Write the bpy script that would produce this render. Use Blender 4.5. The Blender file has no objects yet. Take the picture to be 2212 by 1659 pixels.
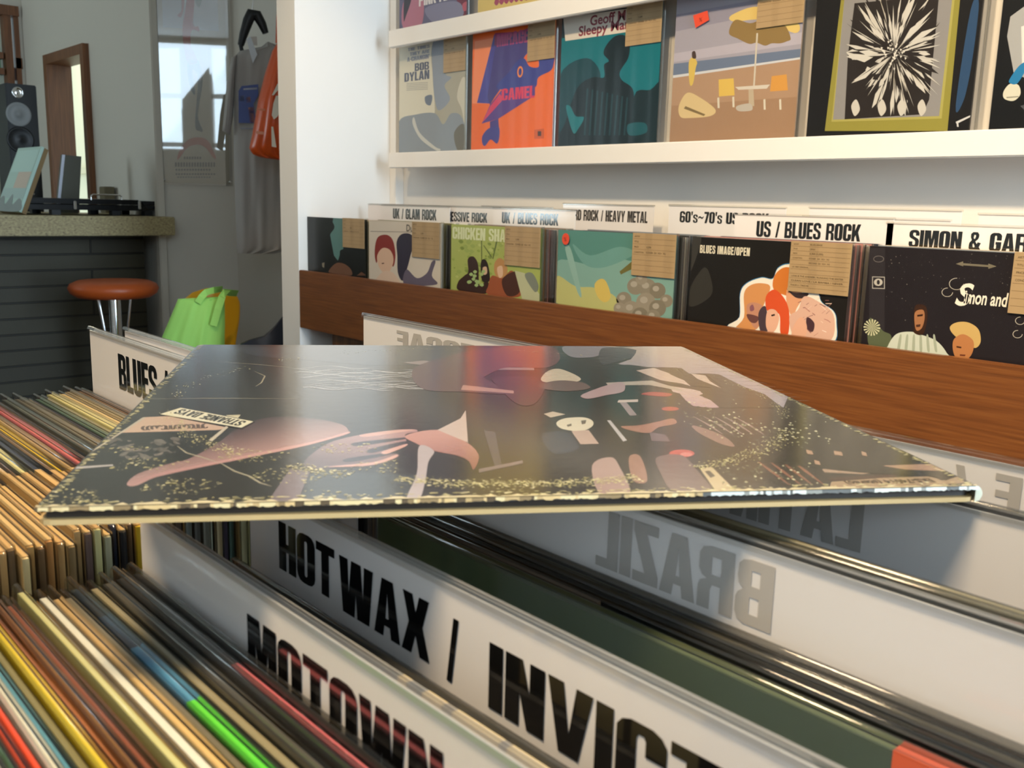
import bpy, bmesh, math, random
from mathutils import Vector, Matrix
from mathutils.geometry import tessellate_polygon
R = random.Random(7)
C = bpy.context.scene.collection
H = 1.08                                   # height of the camera above the floor
# ------------------------------------------------------------------ camera
FPX, YAW, PITCH, ROLL = 2050.0, 0.73517450, 0.18702369, 0.02550320
FW = Vector((-math.cos(YAW)*math.cos(PITCH), math.sin(YAW)*math.cos(PITCH), -math.sin(PITCH)))
_r0 = Vector((math.sin(YAW), math.cos(YAW), 0)); _u0 = _r0.cross(FW)
RT = math.cos(ROLL)*_r0 + math.sin(ROLL)*_u0
UP = -math.sin(ROLL)*_r0 + math.cos(ROLL)*_u0
EYE = Vector((0, 0, H))
cd = bpy.data.cameras.new('camera'); cam = bpy.data.objects.new('camera', cd); C.objects.link(cam)
cd.sensor_fit = 'HORIZONTAL'; cd.sensor_width = 36.0; cd.lens = FPX/2212*36.0
cd.clip_start = 0.01; cd.clip_end = 100
cam.matrix_world = Matrix(((RT.x, UP.x, -FW.x, EYE.x), (RT.y, UP.y, -FW.y, EYE.y), (RT.z, UP.z, -FW.z, EYE.z), (0, 0, 0, 1)))
cd.dof.use_dof = True; cd.dof.focus_distance = 0.72; cd.dof.aperture_fstop = 26.0
bpy.context.scene.camera = cam
# ------------------------------------------------------------------ view, world, lamps
sc = bpy.context.scene
sc.view_settings.view_transform = 'Standard'; sc.view_settings.look = 'None'
sc.view_settings.gamma = 1.0; sc.view_settings.exposure = 0.0; sc.view_settings.use_curve_mapping = False
sc.cycles.transparent_max_bounces = 40
w = bpy.data.worlds.new('sky'); sc.world = w; w.use_nodes = True
w.node_tree.nodes['Background'].inputs[0].default_value = (0.72, 0.93, 1.0, 1)
w.node_tree.nodes['Background'].inputs[1].default_value = 1.6

def lamp(name, kind, loc, target, power, color, **kw):
    l = bpy.data.lights.new(name, kind); l.energy = power; l.color = color
    for k, v in kw.items(): setattr(l, k, v)
    o = bpy.data.objects.new(name, l); C.objects.link(o); o.location = loc
    o.rotation_euler = (Vector(target)-Vector(loc)).to_track_quat('-Z', 'Y').to_euler()
    return o
WARM = (1.0, 0.76, 0.47); DAY = (0.66, 0.84, 1.0)
lamp('shop_window_daylight', 'AREA', (2.56, -0.9, 1.92), (-1.6, 0.2, 0.9), 70, DAY, shape='RECTANGLE', size=2.9, size_y=1.75)
lamp('partition_fill_daylight', 'AREA', (2.56, 1.08, 1.45), (-2.5, 1.3, 1.45), 190, DAY, shape='RECTANGLE', size=0.9, size_y=2.2)  # added daylight fill: brightens the partition, only grazes the wall
lamp('side_window_daylight', 'AREA', (-5.85, -2.56, 1.6), (-5.2, 1.7, 1.2), 46, (0.74, 0.92, 1.0), shape='RECTANGLE', size=0.9, size_y=1.5)
for i, (x, tx, tz, p) in enumerate([(-1.95, -2.0, 1.25, 62), (-1.0, -1.05, 1.25, 140), (-0.1, -0.2, 1.25, 170)]):
    lamp('ceiling_spot_over_shelf', 'SPOT', (x+.1, 0.0, 2.72), (tx, 1.74, tz), p, WARM, spot_size=math.radians(66), spot_blend=0.9, shadow_soft_size=0.08)
lamp('ceiling_spot_over_island', 'SPOT', (-0.35, -0.5, 2.72), (-0.35, 0.2, 1.0), 205, WARM, spot_size=math.radians(76), spot_blend=0.8, shadow_soft_size=0.28)
lamp('ceiling_spot_at_partition', 'SPOT', (-1.3, 0.55, 2.72), (-2.49, 1.46, 1.22), 60, WARM, spot_size=math.radians(26), spot_blend=0.9, shadow_soft_size=0.05)

# ------------------------------------------------------------------ pixel geometry of the photograph (2212 x 1659)
def ray(p): return (FW + RT*((p[0]-1106)/FPX) - UP*((p[1]-829.5)/FPX)).normalized()
def onX(p, x): d = ray(p); return EYE + d*(x/d.x)
def onY(p, y): d = ray(p); return EYE + d*(y/d.y)
def onZ(p, z): d = ray(p); return EYE + d*((z-H)/d.z)
def dep(p, d): r = ray(p); return EYE + r*(d/r.dot(FW))
class Plane:                                # a flat surface with its own u, v axes and outward normal
    def __init__(s, o, u, v): s.o = Vector(o); s.u = Vector(u).normalized(); s.v = Vector(v).normalized(); s.n = s.u.cross(s.v)
    def px(s, p):
        d = ray(p); q = EYE + d*((s.o-EYE).dot(s.n)/d.dot(s.n)) - s.o
        return (q.dot(s.u), q.dot(s.v))
    def w(s, a, b, h=0.0): return s.o + s.u*a + s.v*b + s.n*h
def facing(y, x=0, z=0): return Plane((x, y, z), (1, 0, 0), (0, 0, 1))     # faces -Y
def crop(x0, y0, k): return lambda *pts: [(x0+x*k, y0+y*k) for x, y in pts]
# ------------------------------------------------------------------ materials
def lin(c):
    if isinstance(c, str):
        c = tuple(int(c[i:i+2], 16)/255 for i in (0, 2, 4))
        return tuple(v/12.92 if v <= .04045 else ((v+.055)/1.055)**2.4 for v in c)
    return tuple(c)
M = {}
def mat(name, color=(.8, .8, .8), rough=.5, metal=0, spec=.5, coat=0, attr=False, bump=None, ramp=None, stretch=None, scale=20, amount=.3, trans=0):
    m = bpy.data.materials.new(name); m.use_nodes = True; n = m.node_tree.nodes; L = m.node_tree.links; b = n['Principled BSDF']
    b.inputs['Base Color'].default_value = (*lin(color), 1); b.inputs['Roughness'].default_value = rough; b.inputs['Metallic'].default_value = metal
    b.inputs['Specular IOR Level'].default_value = spec; b.inputs['Coat Weight'].default_value = coat; b.inputs['Coat Roughness'].default_value = .06
    b.inputs['Transmission Weight'].default_value = trans
    if attr:
        a = n.new('ShaderNodeAttribute'); a.attribute_name = 'Col'; src = a.outputs['Color']
        L.new(src, b.inputs['Base Color'])
    if bump or ramp:
        tc = n.new('ShaderNodeTexCoord'); mp = n.new('ShaderNodeMapping'); L.new(tc.outputs['Object'], mp.inputs[0])
        if stretch: mp.inputs['Scale'].default_value = stretch
        nz = n.new('ShaderNodeTexNoise'); nz.inputs['Scale'].default_value = scale; nz.inputs['Detail'].default_value = 6; L.new(mp.outputs[0], nz.inputs[0])
        if ramp:
            r = n.new('ShaderNodeValToRGB'); L.new(nz.outputs[0], r.inputs[0])
            e = r.color_ramp.elements
            e[0].position, e[1].position = ramp[0][0], ramp[-1][0]
            e[0].color = (*lin(ramp[0][1]), 1); e[1].color = (*lin(ramp[-1][1]), 1)
            for p, c in ramp[1:-1]: q = e.new(p); q.color = (*lin(c), 1)
            L.new(r.outputs[0], b.inputs['Base Color'])
        if bump:
            bp = n.new('ShaderNodeBump'); bp.inputs['Strength'].default_value = bump; bp.inputs['Distance'].default_value = .002
            L.new(nz.outputs[0], bp.inputs['Height']); L.new(bp.outputs[0], b.inputs['Normal'])
    M[name] = m; return m
def plastic(name, lo, hi, rough=.08, tint=(.97, .97, .97)):
    m = bpy.data.materials.new(name); m.use_nodes = True; n = m.node_tree.nodes; L = m.node_tree.links; n.remove(n['Principled BSDF'])
    t = n.new('ShaderNodeBsdfTransparent'); t.inputs[0].default_value = (*tint, 1); g = n.new('ShaderNodeBsdfGlossy'); g.inputs['Roughness'].default_value = rough
    lw = n.new('ShaderNodeLayerWeight'); lw.inputs[0].default_value = .35; mr = n.new('ShaderNodeMapRange')
    mr.inputs['To Min'].default_value = lo; mr.inputs['To Max'].default_value = hi; L.new(lw.outputs['Fresnel'], mr.inputs[0])
    x = n.new('ShaderNodeMixShader'); L.new(mr.outputs[0], x.inputs[0]); L.new(t.outputs[0], x.inputs[1]); L.new(g.outputs[0], x.inputs[2])
    L.new(x.outputs[0], n['Material Output'].inputs[0]); M[name] = m
mat('white_paint', 'e6e3de', .55, bump=.05, scale=60)
mat('wall_paint', 'd6cfc2', .6, bump=.08, scale=90)
mat('ceiling_paint', 'e8e5df', .7, bump=.05, scale=90)
mat('floor_wood', '5a4030', .45, ramp=[(.3, '3c2a1e'), (.7, '6b4c36')], stretch=(1, 9, 1), scale=3, bump=.1)
mat('brown_wood', '7a4a26', .38, ramp=[(.25, '5c3417'), (.5, '70411d'), (.75, '7e4d24')], stretch=(2.2, 60, 60), scale=4, bump=.12)
mat('dark_wood', '5a3a22', .5, ramp=[(.3, '4c2f1b'), (.7, '6b4526')], stretch=(40, 40, 2.0), scale=3, bump=.1)
mat('frame_wood', '7a4a28', .45, ramp=[(.3, '683e20'), (.7, '865530')], stretch=(40, 40, 2.0), scale=3, bump=.1)
mat('card_print', attr=True, rough=.42)                                  # printed sleeves and papers
mat('gloss_print', attr=True, rough=.32, spec=.36)                        # sleeves under smooth plastic
lpm = mat('lp_cover', attr=True, rough=.17, spec=.7, coat=1, bump=.05, stretch=(1, 1, 1), scale=170)
lpm.node_tree.nodes['Principled BSDF'].inputs['Coat Roughness'].default_value = .13
mat('card_in_plastic', 'e4e0de', .12, coat=.5)
mat('black_ink', '0d0d0e', .1, coat=1); M['black_ink'].node_tree.nodes['Principled BSDF'].inputs['Coat IOR'].default_value = 2.0
mat('faded_ink', 'b3aea8', .14, coat=.5)
mat('plain', attr=True, rough=.5)
mat('chrome', (.85, .86, .88), .12, metal=1)
mat('leather', 'b4501c', .42, bump=.2, scale=140)
mat('black_gloss', '0b0c0f', .25)
mat('black_satin', '141518', .45)
mat('yellow_shell', 'e0a410', .3)
mat('navy_shell', '161c2c', .5, bump=.1, scale=200)
mat('green_cloth', 'a2da6a', .75, bump=.25, scale=300)
mat('grey_cloth', 'aaa49e', .85, bump=.3, scale=300)
mat('orange_film', attr=True, rough=.3)
mat('stone', 'a59a80', .5, ramp=[(.28, '3a3326'), (.36, '948460'), (.6, 'b3a478'), (.8, 'bfae84')], stretch=(1, .8, 1.3), scale=110, bump=.15)
plastic('clear_plastic', .05, .7, .1, (.96, .96, .94))
plastic('clear_film', .006, .06, .16)
plastic('acrylic', .14, .55, .02)
# textured window glass
plastic('window_glass', .05, .6, .02)
# horizontal tiles for the counter base
def tile_mat():
    m = mat('slate_tile', '3a3d36', .55); n = m.node_tree.nodes; L = m.node_tree.links; b = n['Principled BSDF']
    tc = n.new('ShaderNodeTexCoord'); mp = n.new('ShaderNodeMapping'); mp.inputs['Rotation'].default_value = (math.radians(90), 0, math.radians(90))
    sep = n.new('ShaderNodeSeparateXYZ'); L.new(tc.outputs['Object'], sep.inputs[0]); cmb = n.new('ShaderNodeCombineXYZ')
    L.new(sep.outputs['Y'], cmb.inputs['X']); L.new(sep.outputs['Z'], cmb.inputs['Y'])
    br = n.new('ShaderNodeTexBrick'); br.inputs['Scale'].default_value = 1; br.inputs['Brick Width'].default_value = 1.7; br.inputs['Row Height'].default_value = .068
    br.inputs['Mortar Size'].default_value = .0045; br.inputs['Mortar Smooth'].default_value = .4; L.new(cmb.outputs[0], br.inputs[0])
    br.inputs['Color1'].default_value = (*lin('443f2c'), 1); br.inputs['Color2'].default_value = (*lin('3c3727'), 1); br.inputs['Mortar'].default_value = (*lin('262319'), 1)
    wv = n.new('ShaderNodeTexWave'); wv.inputs['Scale'].default_value = 55; wv.inputs['Distortion'].default_value = 1.5; L.new(cmb.outputs[0], wv.inputs[0])
    mx = n.new('ShaderNodeMix'); mx.data_type = 'RGBA'; mx.blend_type = 'MULTIPLY'; mx.inputs[0].default_value = .35
    L.new(br.outputs['Color'], mx.inputs[6]); L.new(wv.outputs['Color'], mx.inputs[7]); L.new(mx.outputs[2], b.inputs['Base Color'])
    bp = n.new('ShaderNodeBump'); bp.inputs['Distance'].default_value = .008; bp.invert = True; L.new(br.outputs['Fac'], bp.inputs['Height']); L.new(bp.outputs[0], b.inputs['Normal'])
tile_mat()
# ------------------------------------------------------------------ mesh building
class MB:
    def __init__(s, m='plain', col='ffffff'): s.v = []; s.f = []; s.m = m; s.col = lin(col); s.smooth = set()
    def add(s, vs, fs, col=None, m=None, smooth=False):
        k = len(s.v); s.v += [Vector(a) for a in vs]; c = s.col if col is None else lin(col)
        for f in fs:
            if smooth: s.smooth.add(len(s.f))
            s.f.append((tuple(i+k for i in f), c, m or s.m))
        return s
    def box(s, a, b, col=None, m=None, bev=0):
        a, b = Vector(a), Vector(b); lo = Vector(map(min, a, b)); hi = Vector(map(max, a, b))
        if bev:
            bm = bmesh.new(); bmesh.ops.create_cube(bm, size=1)
            for v in bm.verts: v.co = Vector([(lo[i]+hi[i])/2 + v.co[i]*(hi[i]-lo[i]) for i in range(3)])
            bmesh.ops.bevel(bm, geom=bm.edges[:], offset=min(bev, .45*min(hi-lo)), segments=2, affect='EDGES')
            bm.verts.index_update(); s.add([v.co.copy() for v in bm.verts], [[v.index for v in f.verts] for f in bm.faces], col, m); bm.free(); return s
        x, y, z = lo; X, Y, Z = hi
        return s.add([(x, y, z), (X, y, z), (X, Y, z), (x, Y, z), (x, y, Z), (X, y, Z), (X, Y, Z), (x, Y, Z)],
                     [(0, 3, 2, 1), (4, 5, 6, 7), (0, 1, 5, 4), (1, 2, 6, 5), (2, 3, 7, 6), (3, 0, 4, 7)], col, m)
    def tube(s, pts, r, n=10, col=None, m=None):
        pts = [Vector(p) for p in pts]; rs = r if isinstance(r, (list, tuple)) else [r]*len(pts); vs = []
        for i, p in enumerate(pts):
            t = (pts[min(i+1, len(pts)-1)]-pts[max(i-1, 0)]).normalized(); a = t.orthogonal().normalized()
            if i: a = (pa - t*pa.dot(t)).normalized()
            pa = a; b = t.cross(a)
            vs += [p + (a*math.cos(q) + b*math.sin(q))*rs[i] for q in (2*math.pi*j/n for j in range(n))]
        fs = [(i*n+j, i*n+(j+1) % n, (i+1)*n+(j+1) % n, (i+1)*n+j) for i in range(len(pts)-1) for j in range(n)]
        s.add(vs, fs, col, m, True); return s.add([vs[j] for j in range(n)], [tuple(range(n-1, -1, -1))], col, m).add([vs[-n+j] for j in range(n)], [tuple(range(n))], col, m)
    def lathe(s, c, prof, n=40, axis=(0, 0, 1), col=None, m=None):
        c = Vector(c); ax = Vector(axis).normalized(); a = ax.orthogonal().normalized(); b = ax.cross(a); k = len(prof)
        vs = [c + ax*h + (a*math.cos(q)+b*math.sin(q))*max(r, 1e-5) for q in (2*math.pi*j/n for j in range(n)) for r, h in prof]
        fs = [(j*k+i, ((j+1) % n)*k+i, ((j+1) % n)*k+i+1, j*k+i+1) for j in range(n) for i in range(k-1)]
        return s.add(vs, fs, col, m, True)
    def poly(s, P, contours, h=0.0, col=None, m=None, thick=0):   # flat filled contours (first outer, then holes) on plane P
        tri = tessellate_polygon([[Vector((x, y, 0)) for x, y in c] for c in contours]); flat = [p for c in contours for p in c]
        out = []
        for t in tri:
            (ax, ay), (bx, by), (cx, cy) = (flat[i] for i in t); out.append(t if (bx-ax)*(cy-ay)-(by-ay)*(cx-ax) > 0 else t[::-1])
        if callable(col):
            k = len(s.v); s.v += [P.w(x, y, h) for x, y in flat]
            for t in out: s.f.append((tuple(i+k for i in t), [col(*flat[i]) for i in t], m or s.m))
            return s
        s.add([P.w(x, y, h) for x, y in flat], out, col, m)
        if thick:
            s.add([P.w(x, y, h-thick) for x, y in flat], [t[::-1] for t in out], col, m)
            k = 0
            for c in contours:
                n = len(c); area = sum(c[i][0]*c[(i+1) % n][1]-c[(i+1) % n][0]*c[i][1] for i in range(n)); hole = c is not contours[0]
                vs = [P.w(x, y, h) for x, y in c] + [P.w(x, y, h-thick) for x, y in c]; fl = (area > 0) != hole
                fs = [(i, n+i, n+(i+1) % n, (i+1) % n) if fl else (i, (i+1) % n, n+(i+1) % n, n+i) for i in range(n)]
                s.add(vs, fs, col, m)
        return s
    def art(s, P, px, col, h, smooth=False, m=None, clip=None):   # a printed patch given by its outline in the photograph
        if smooth: px = spline(px)
        q = [P.px(p) for p in px]
        if clip: q = cut(q, *clip)
        if isinstance(col, tuple) and len(col) == 4: col = blend(P, *col)
        return s.poly(P, [q], h, col, m) if len(q) > 2 else s
    def obj(s, name, parent=None, loc=None):
        o = Vector(loc) if loc else (Vector(parent['_o']) if parent is not None and '_o' in parent else Vector())
        me = bpy.data.meshes.new(name); me.from_pydata([v-o for v in s.v], [], [f[0] for f in s.f]); names = []
        at = me.color_attributes.new('Col', 'FLOAT_COLOR', 'CORNER'); buf = []
        for p, (f, c, m) in zip(me.polygons, s.f):
            if m not in names: names.append(m)
            p.material_index = names.index(m)
            buf += [q for k in c for q in (*k, 1.0)] if isinstance(c, list) else [*c, 1.0]*len(f)
        at.data.foreach_set('color', buf)
        for q in names: me.materials.append(M[q])
        for i in s.smooth: me.polygons[i].use_smooth = True
        ob = bpy.data.objects.new(name, me); C.objects.link(ob)
        if parent is not None: ob.parent = parent; ob['_o'] = tuple(o)
        elif loc: ob.location = o; ob['_o'] = tuple(o)
        return ob
def blend(P, c0, c1, p0, p1):                                      # a printed straight blend between two inks
    a, b = P.px(p0), P.px(p1); dx, dy = b[0]-a[0], b[1]-a[1]; n = dx*dx+dy*dy; c0, c1 = lin(c0), lin(c1)
    def f(x, y):
        t = min(max(((x-a[0])*dx+(y-a[1])*dy)/n, 0), 1); return tuple(c0[i]+(c1[i]-c0[i])*t for i in range(3))
    return f
class Layers:                                                     # how high each printed patch sits over the ones it covers
    def __init__(s, step): s.b = []; s.step = step; s.top = 0
    def __call__(s, pts):
        if not pts: return 0
        a, b, c, d = min(p[0] for p in pts), max(p[0] for p in pts), min(p[1] for p in pts), max(p[1] for p in pts)
        k = 1+max([r[4] for r in s.b if r[0] < b and a < r[1] and r[2] < d and c < r[3]], default=0)
        s.b.append((a, b, c, d, k)); s.top = max(s.top, k); return s.step*k
def cut(q, x0, y0, x1, y1):                                       # keep the part of an outline inside a rectangle
    for ax, lim, sg in ((0, x0, 1), (0, x1, -1), (1, y0, 1), (1, y1, -1)):
        out = []
        for i in range(len(q)):
            a, b = q[i-1], q[i]; da, db = sg*(a[ax]-lim), sg*(b[ax]-lim)
            if (da >= 0) != (db >= 0): t = da/(da-db); out.append((a[0]+(b[0]-a[0])*t, a[1]+(b[1]-a[1])*t))
            if db >= 0: out.append(b)
        q = out
        if not q: break
    return q
def spline(p, k=5):
    n = len(p); out = []
    for i in range(n):
        a, b, c, d = (Vector(p[(i+j) % n]) for j in (-1, 0, 1, 2))
        for t in (q/k for q in range(k)):
            out.append(tuple(.5*((2*b)+(c-a)*t+(2*a-5*b+4*c-d)*t*t+(3*b-a-3*c+d)*t**3)))
    return out
def tag(o, label, cat, group=None, kind=None):
    if kind: o['kind'] = kind
    if label: o['label'] = label
    if cat: o['category'] = cat
    if group: o['group'] = group
    return o
def thing(name, loc, label, cat, group=None):
    o = bpy.data.objects.new(name, None); C.objects.link(o); o.location = loc; o['_o'] = tuple(loc); o.empty_display_size = .05
    return tag(o, label, cat, group)
def struct(o): o['kind'] = 'structure'; return o
# ------------------------------------------------------------------ heavy condensed lettering
def rr(x0, y0, x1, y1, r):
    out = []
    for cx, cy, a in ((x1-r, y1-r, 0), (x0+r, y1-r, 90), (x0+r, y0+r, 180), (x1-r, y0+r, 270)):
        out += [(cx+r*math.cos(math.radians(a+q)), cy+r*math.sin(math.radians(a+q))) for q in (0, 30, 60, 90)]
    return out
def bx(x0, y0, x1, y1): return [(x0, y0), (x1, y0), (x1, y1), (x0, y1)]
_Cr = [(.56, .6), (.56, .85), (.5, .95), (.4, 1), (.16, 1), (.06, .95), (0, .85), (0, .15), (.06, .05), (.16, 0), (.4, 0), (.5, .05), (.56, .15)]
_Ci = [(.33, .2), (.31, .15), (.25, .15), (.23, .2), (.23, .8), (.25, .85), (.31, .85), (.33, .8), (.33, .6)]
_S = [(.35, .68), (.54, .68), (.54, .84), (.48, .95), (.37, 1), (.17, 1), (.06, .95), (0, .84), (0, .66), (.05, .56), (.3, .42), (.34, .36), (.34, .19), (.31, .15), (.23, .15), (.2, .19), (.2, .34), (0, .34), (0, .16), (.06, .05), (.17, 0), (.37, 0), (.48, .05), (.54, .16), (.54, .4), (.49, .5), (.25, .64), (.2, .7), (.2, .81), (.23, .85), (.31, .85), (.35, .81)]
GL = {
 'A': [[(0, 0), (.17, 1), (.43, 1), (.6, 0), (.39, 0), (.365, .19), (.235, .19), (.21, 0)], [(.268, .33), (.332, .33), (.3, .78)]],
 'B': [[(0, 0), (0, 1), (.34, 1), (.46, .97), (.52, .9), (.53, .72), (.51, .6), (.44, .53), (.52, .46), (.55, .38), (.55, .16), (.51, .05), (.42, 0)], bx(.2, .17, .34, .43), bx(.2, .6, .33, .84)],
 'C': [_Cr + [(.56, .4), (.33, .4)] + _Ci], 'G': [_Cr + [(.56, .52), (.29, .52), (.29, .38), (.33, .38)] + _Ci],
 'D': [[(0, 0), (0, 1), (.34, 1), (.48, .95), (.55, .82), (.55, .18), (.48, .05), (.34, 0)], rr(.225, .15, .325, .85, .04)],
 'E': [[(0, 0), (0, 1), (.44, 1), (.44, .83), (.2, .83), (.2, .6), (.42, .6), (.42, .43), (.2, .43), (.2, .17), (.44, .17), (.44, 0)]],
 'F': [[(0, 0), (0, 1), (.44, 1), (.44, .83), (.2, .83), (.2, .6), (.42, .6), (.42, .43), (.2, .43), (.2, 0)]],
 'H': [[(0, 0), (0, 1), (.24, 1), (.24, .58), (.32, .58), (.32, 1), (.56, 1), (.56, 0), (.32, 0), (.32, .41), (.24, .41), (.24, 0)]],
 'I': [bx(0, 0, .21, 1)], 'L': [[(0, 0), (0, 1), (.21, 1), (.21, .17), (.43, .17), (.43, 0)]],
 'K': [[(0, 0), (0, 1), (.2, 1), (.2, .6), (.36, 1), (.58, 1), (.42, .54), (.6, 0), (.38, 0), (.27, .36), (.2, .22), (.2, 0)]],
 'M': [[(0, 0), (0, 1), (.32, 1), (.37, .5), (.42, 1), (.74, 1), (.74, 0), (.53, 0), (.53, .6), (.44, 0), (.30, 0), (.21, .6), (.21, 0)]],
 'N': [[(0, 0), (0, 1), (.25, 1), (.35, .55), (.35, 1), (.56, 1), (.56, 0), (.32, 0), (.21, .5), (.21, 0)]],
 'O': [rr(0, 0, .56, 1, .19), rr(.238, .14, .322, .86, .04)], '0': [rr(0, 0, .54, 1, .19), rr(.225, .14, .315, .86, .04)],
 'P': [[(0, 0), (0, 1), (.36, 1), (.5, .95), (.55, .84), (.55, .58), (.5, .46), (.36, .42), (.2, .42), (.2, 0)], bx(.2, .57, .35, .85)],
 'R': [[(0, 0), (0, 1), (.36, 1), (.5, .96), (.55, .86), (.55, .62), (.5, .52), (.42, .48), (.52, .43), (.55, .34), (.56, 0), (.36, 0), (.36, .32), (.33, .4), (.2, .4), (.2, 0)], bx(.2, .56, .35, .84)],
 'S': [_S], 's': [[(x*.85, y*.74) for x, y in _S]],
 'T': [[(.16, 0), (.16, .83), (0, .83), (0, 1), (.54, 1), (.54, .83), (.38, .83), (.38, 0)]],
 'U': [[(0, 1), (0, .15), (.06, .05), (.17, 0), (.39, 0), (.5, .05), (.56, .15), (.56, 1), (.325, 1), (.325, .2), (.305, .15), (.255, .15), (.235, .2), (.235, 1)]],
 'V': [[(0, 1), (.16, 0), (.42, 0), (.58, 1), (.37, 1), (.29, .32), (.21, 1)]],
 'W': [[(0, 1), (.09, 0), (.39, 0), (.425, .42), (.46, 0), (.76, 0), (.85, 1), (.63, 1), (.605, .4), (.55, 1), (.31, 1), (.245, .4), (.22, 1)]],
 'X': [[(0, 0), (.15, .52), (.02, 1), (.23, 1), (.3, .72), (.37, 1), (.58, 1), (.45, .52), (.6, 0), (.39, 0), (.3, .33), (.21, 0)]],
 'Y': [[(0, 1), (.2, .4), (.2, 0), (.4, 0), (.4, .4), (.6, 1), (.39, 1), (.3, .66), (.21, 1)]],
 'Z': [[(0, 0), (0, .17), (.22, .83), (.02, .83), (.02, 1), (.46, 1), (.46, .84), (.24, .17), (.46, .17), (.46, 0)]],
 '/': [[(0, 0), (.15, 0), (.32, 1), (.17, 1)]], "'": [[(.04, .66), (0, 1), (.18, 1), (.14, .66)]], '-': [bx(0, .38, .28, .55)],
 '7': [[(.06, 0), (.24, .82), (0, .82), (0, 1), (.46, 1), (.46, .84), (.27, 0)]],
 '6': [[(.54, .72), (.54, .84), (.48, .95), (.37, 1), (.17, 1), (.06, .95), (0, .84), (0, .16), (.06, .05), (.17, 0), (.37, 0), (.48, .05), (.54, .16), (.54, .46), (.48, .58), (.3, .6), (.2, .54), (.2, .81), (.23, .85), (.31, .85), (.34, .81), (.34, .72)], rr(.2, .15, .34, .44, .05)],
 '~': [[(0, .4), (.08, .58), (.22, .6), (.38, .5), (.46, .52), (.5, .6), (.58, .6), (.5, .42), (.38, .36), (.2, .46), (.12, .44), (.08, .38)]],
 '&': [[(.1, 0), (.3, 0), (.37, .06), (.42, 0), (.62, 0), (.5, .2), (.58, .42), (.42, .46), (.38, .36), (.3, .5), (.42, .62), (.46, .74), (.46, .88), (.38, 1), (.16, 1), (.06, .9), (.06, .72), (.12, .56), (.02, .42), (0, .3), (0, .12)], [(.2, .68), (.26, .62), (.3, .72), (.3, .84), (.22, .86)], [(.2, .18), (.27, .17), (.3, .22), (.22, .4), (.18, .34)]],
}
def heavy(mb, P, text, u0, u1, v0, v1, h, col=None, m=None, mirror=False, gap=.035, space=.34, skew=0, clip=None):
    x = 0; items = []
    for ch in text:
        if ch == ' ': x += space; continue
        g = GL[ch]; wd = max(p[0] for c in g for p in c); items.append((x, g)); x += wd+gap
    k = (u1-u0)/(x-gap)
    for gx, g in items:
        if clip and u0+(gx)*k > clip: break
        cs = [[(u1-(gx+a)*k if mirror else u0+(gx+a)*k, v0+(v1-v0)*b) for a, b in c] for c in g]
        if skew: cs = [[(a+skew*(b-v0), b) for a, b in c] for c in cs]
        mb.poly(P, cs, h, col, m)
def word(mb, P, text, u0, v0, size, h, col=None, m=None, xs=1.0, bold=0, rot=0, shear=0, width=None, flip=False):   # lettering in the built-in face
    cu = bpy.data.curves.new('t', 'FONT'); cu.body = text; cu.size = 1; cu.offset = bold; cu.shear = shear; cu.resolution_u = 3
    ob = bpy.data.objects.new('t', cu); C.objects.link(ob); dg = bpy.context.evaluated_depsgraph_get(); me = bpy.data.meshes.new_from_object(ob.evaluated_get(dg))
    if len(me.vertices):
        if width: xs = width/size/max(v.co.x for v in me.vertices)
        c, s = math.cos(rot), math.sin(rot); pts = []
        for v in me.vertices:
            a, b = v.co.x*size*xs, v.co.y*size; pts.append(P.w(u0+a*c-b*s, v0+a*s+b*c, h))
        fs = []
        for p in me.polygons: fs.append(tuple(p.vertices) if not flip else tuple(p.vertices)[::-1])
        mb.add(pts, fs, col, m)
    bpy.data.objects.remove(ob); bpy.data.curves.remove(cu); bpy.data.meshes.remove(me)
# ================================================================== the room
struct(MB('floor_wood').box((-6.5, -2.5, -.05), (2.7, 2.9, 0)).obj('floor'))
struct(MB('ceiling_paint').box((-6.5, -2.5, 2.85), (2.7, 2.9, 2.9)).obj('ceiling'))
WY = 1.75
struct(MB('white_paint').box((-2.592, WY, 0), (2.5, WY+.1, 2.85)).obj('wall_right'))
struct(MB('white_paint').box((-2.592, 1.40, 0), (-2.490, WY-.0005, 2.85)).obj('wall_partition'))
DX0, DX1, DZ = -5.80, -5.245, 1.775                                       # clear opening of the doorway
struct(MB('wall_paint').box((-6.4, WY, 0), (DX0-.03, WY+.1, 2.85)).box((DX1+.03, WY, 0), (-4.34, WY+.1, 2.85)).box((DX0-.03, WY, DZ+.03), (DX1+.03, WY+.1, 2.85)).obj('wall_back'))
pa = Vector((-4.34, WY, 0)); r4 = ray((428, 200)); pd = Vector((-r4.y, r4.x, 0)).normalized()
if pd.dot(RT) < 0: pd = -pd
rB = ray((506, 300)); den = rB.x*pd.y-rB.y*pd.x; tB = (pa.y*rB.x-pa.x*rB.y)/(-den); pb = pa+pd*tB
def upright(a, b, z1, th, m, name):                                        # a vertical wall from a to b, thick away from the camera
    d = (b-a).normalized(); n = Vector((-d.y, d.x, 0)); n = n if n.dot(a) > 0 else -n
    vs = [a, b, b+n*th, a+n*th]; vs += [v+Vector((0, 0, z1)) for v in vs]
    return MB(m).add(vs, [(0, 1, 5, 4), (1, 2, 6, 5), (2, 3, 7, 6), (3, 0, 4, 7), (4, 5, 6, 7), (0, 3, 2, 1)]).obj(name)
struct(upright(pa, pb, 2.85, .06, 'wall_paint', 'wall_poster'))
pc = Vector((-2.60, pb.y+.42, 0))
struct(upright(pb, pc, 2.85, .06, 'wall_paint', 'wall_alcove'))
struct(upright(pc, Vector((-2.592, WY+.1, 0)), 2.85, -.05, 'wall_paint', 'wall_side'))
tp = onX((343, 300), -4.30)
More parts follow.
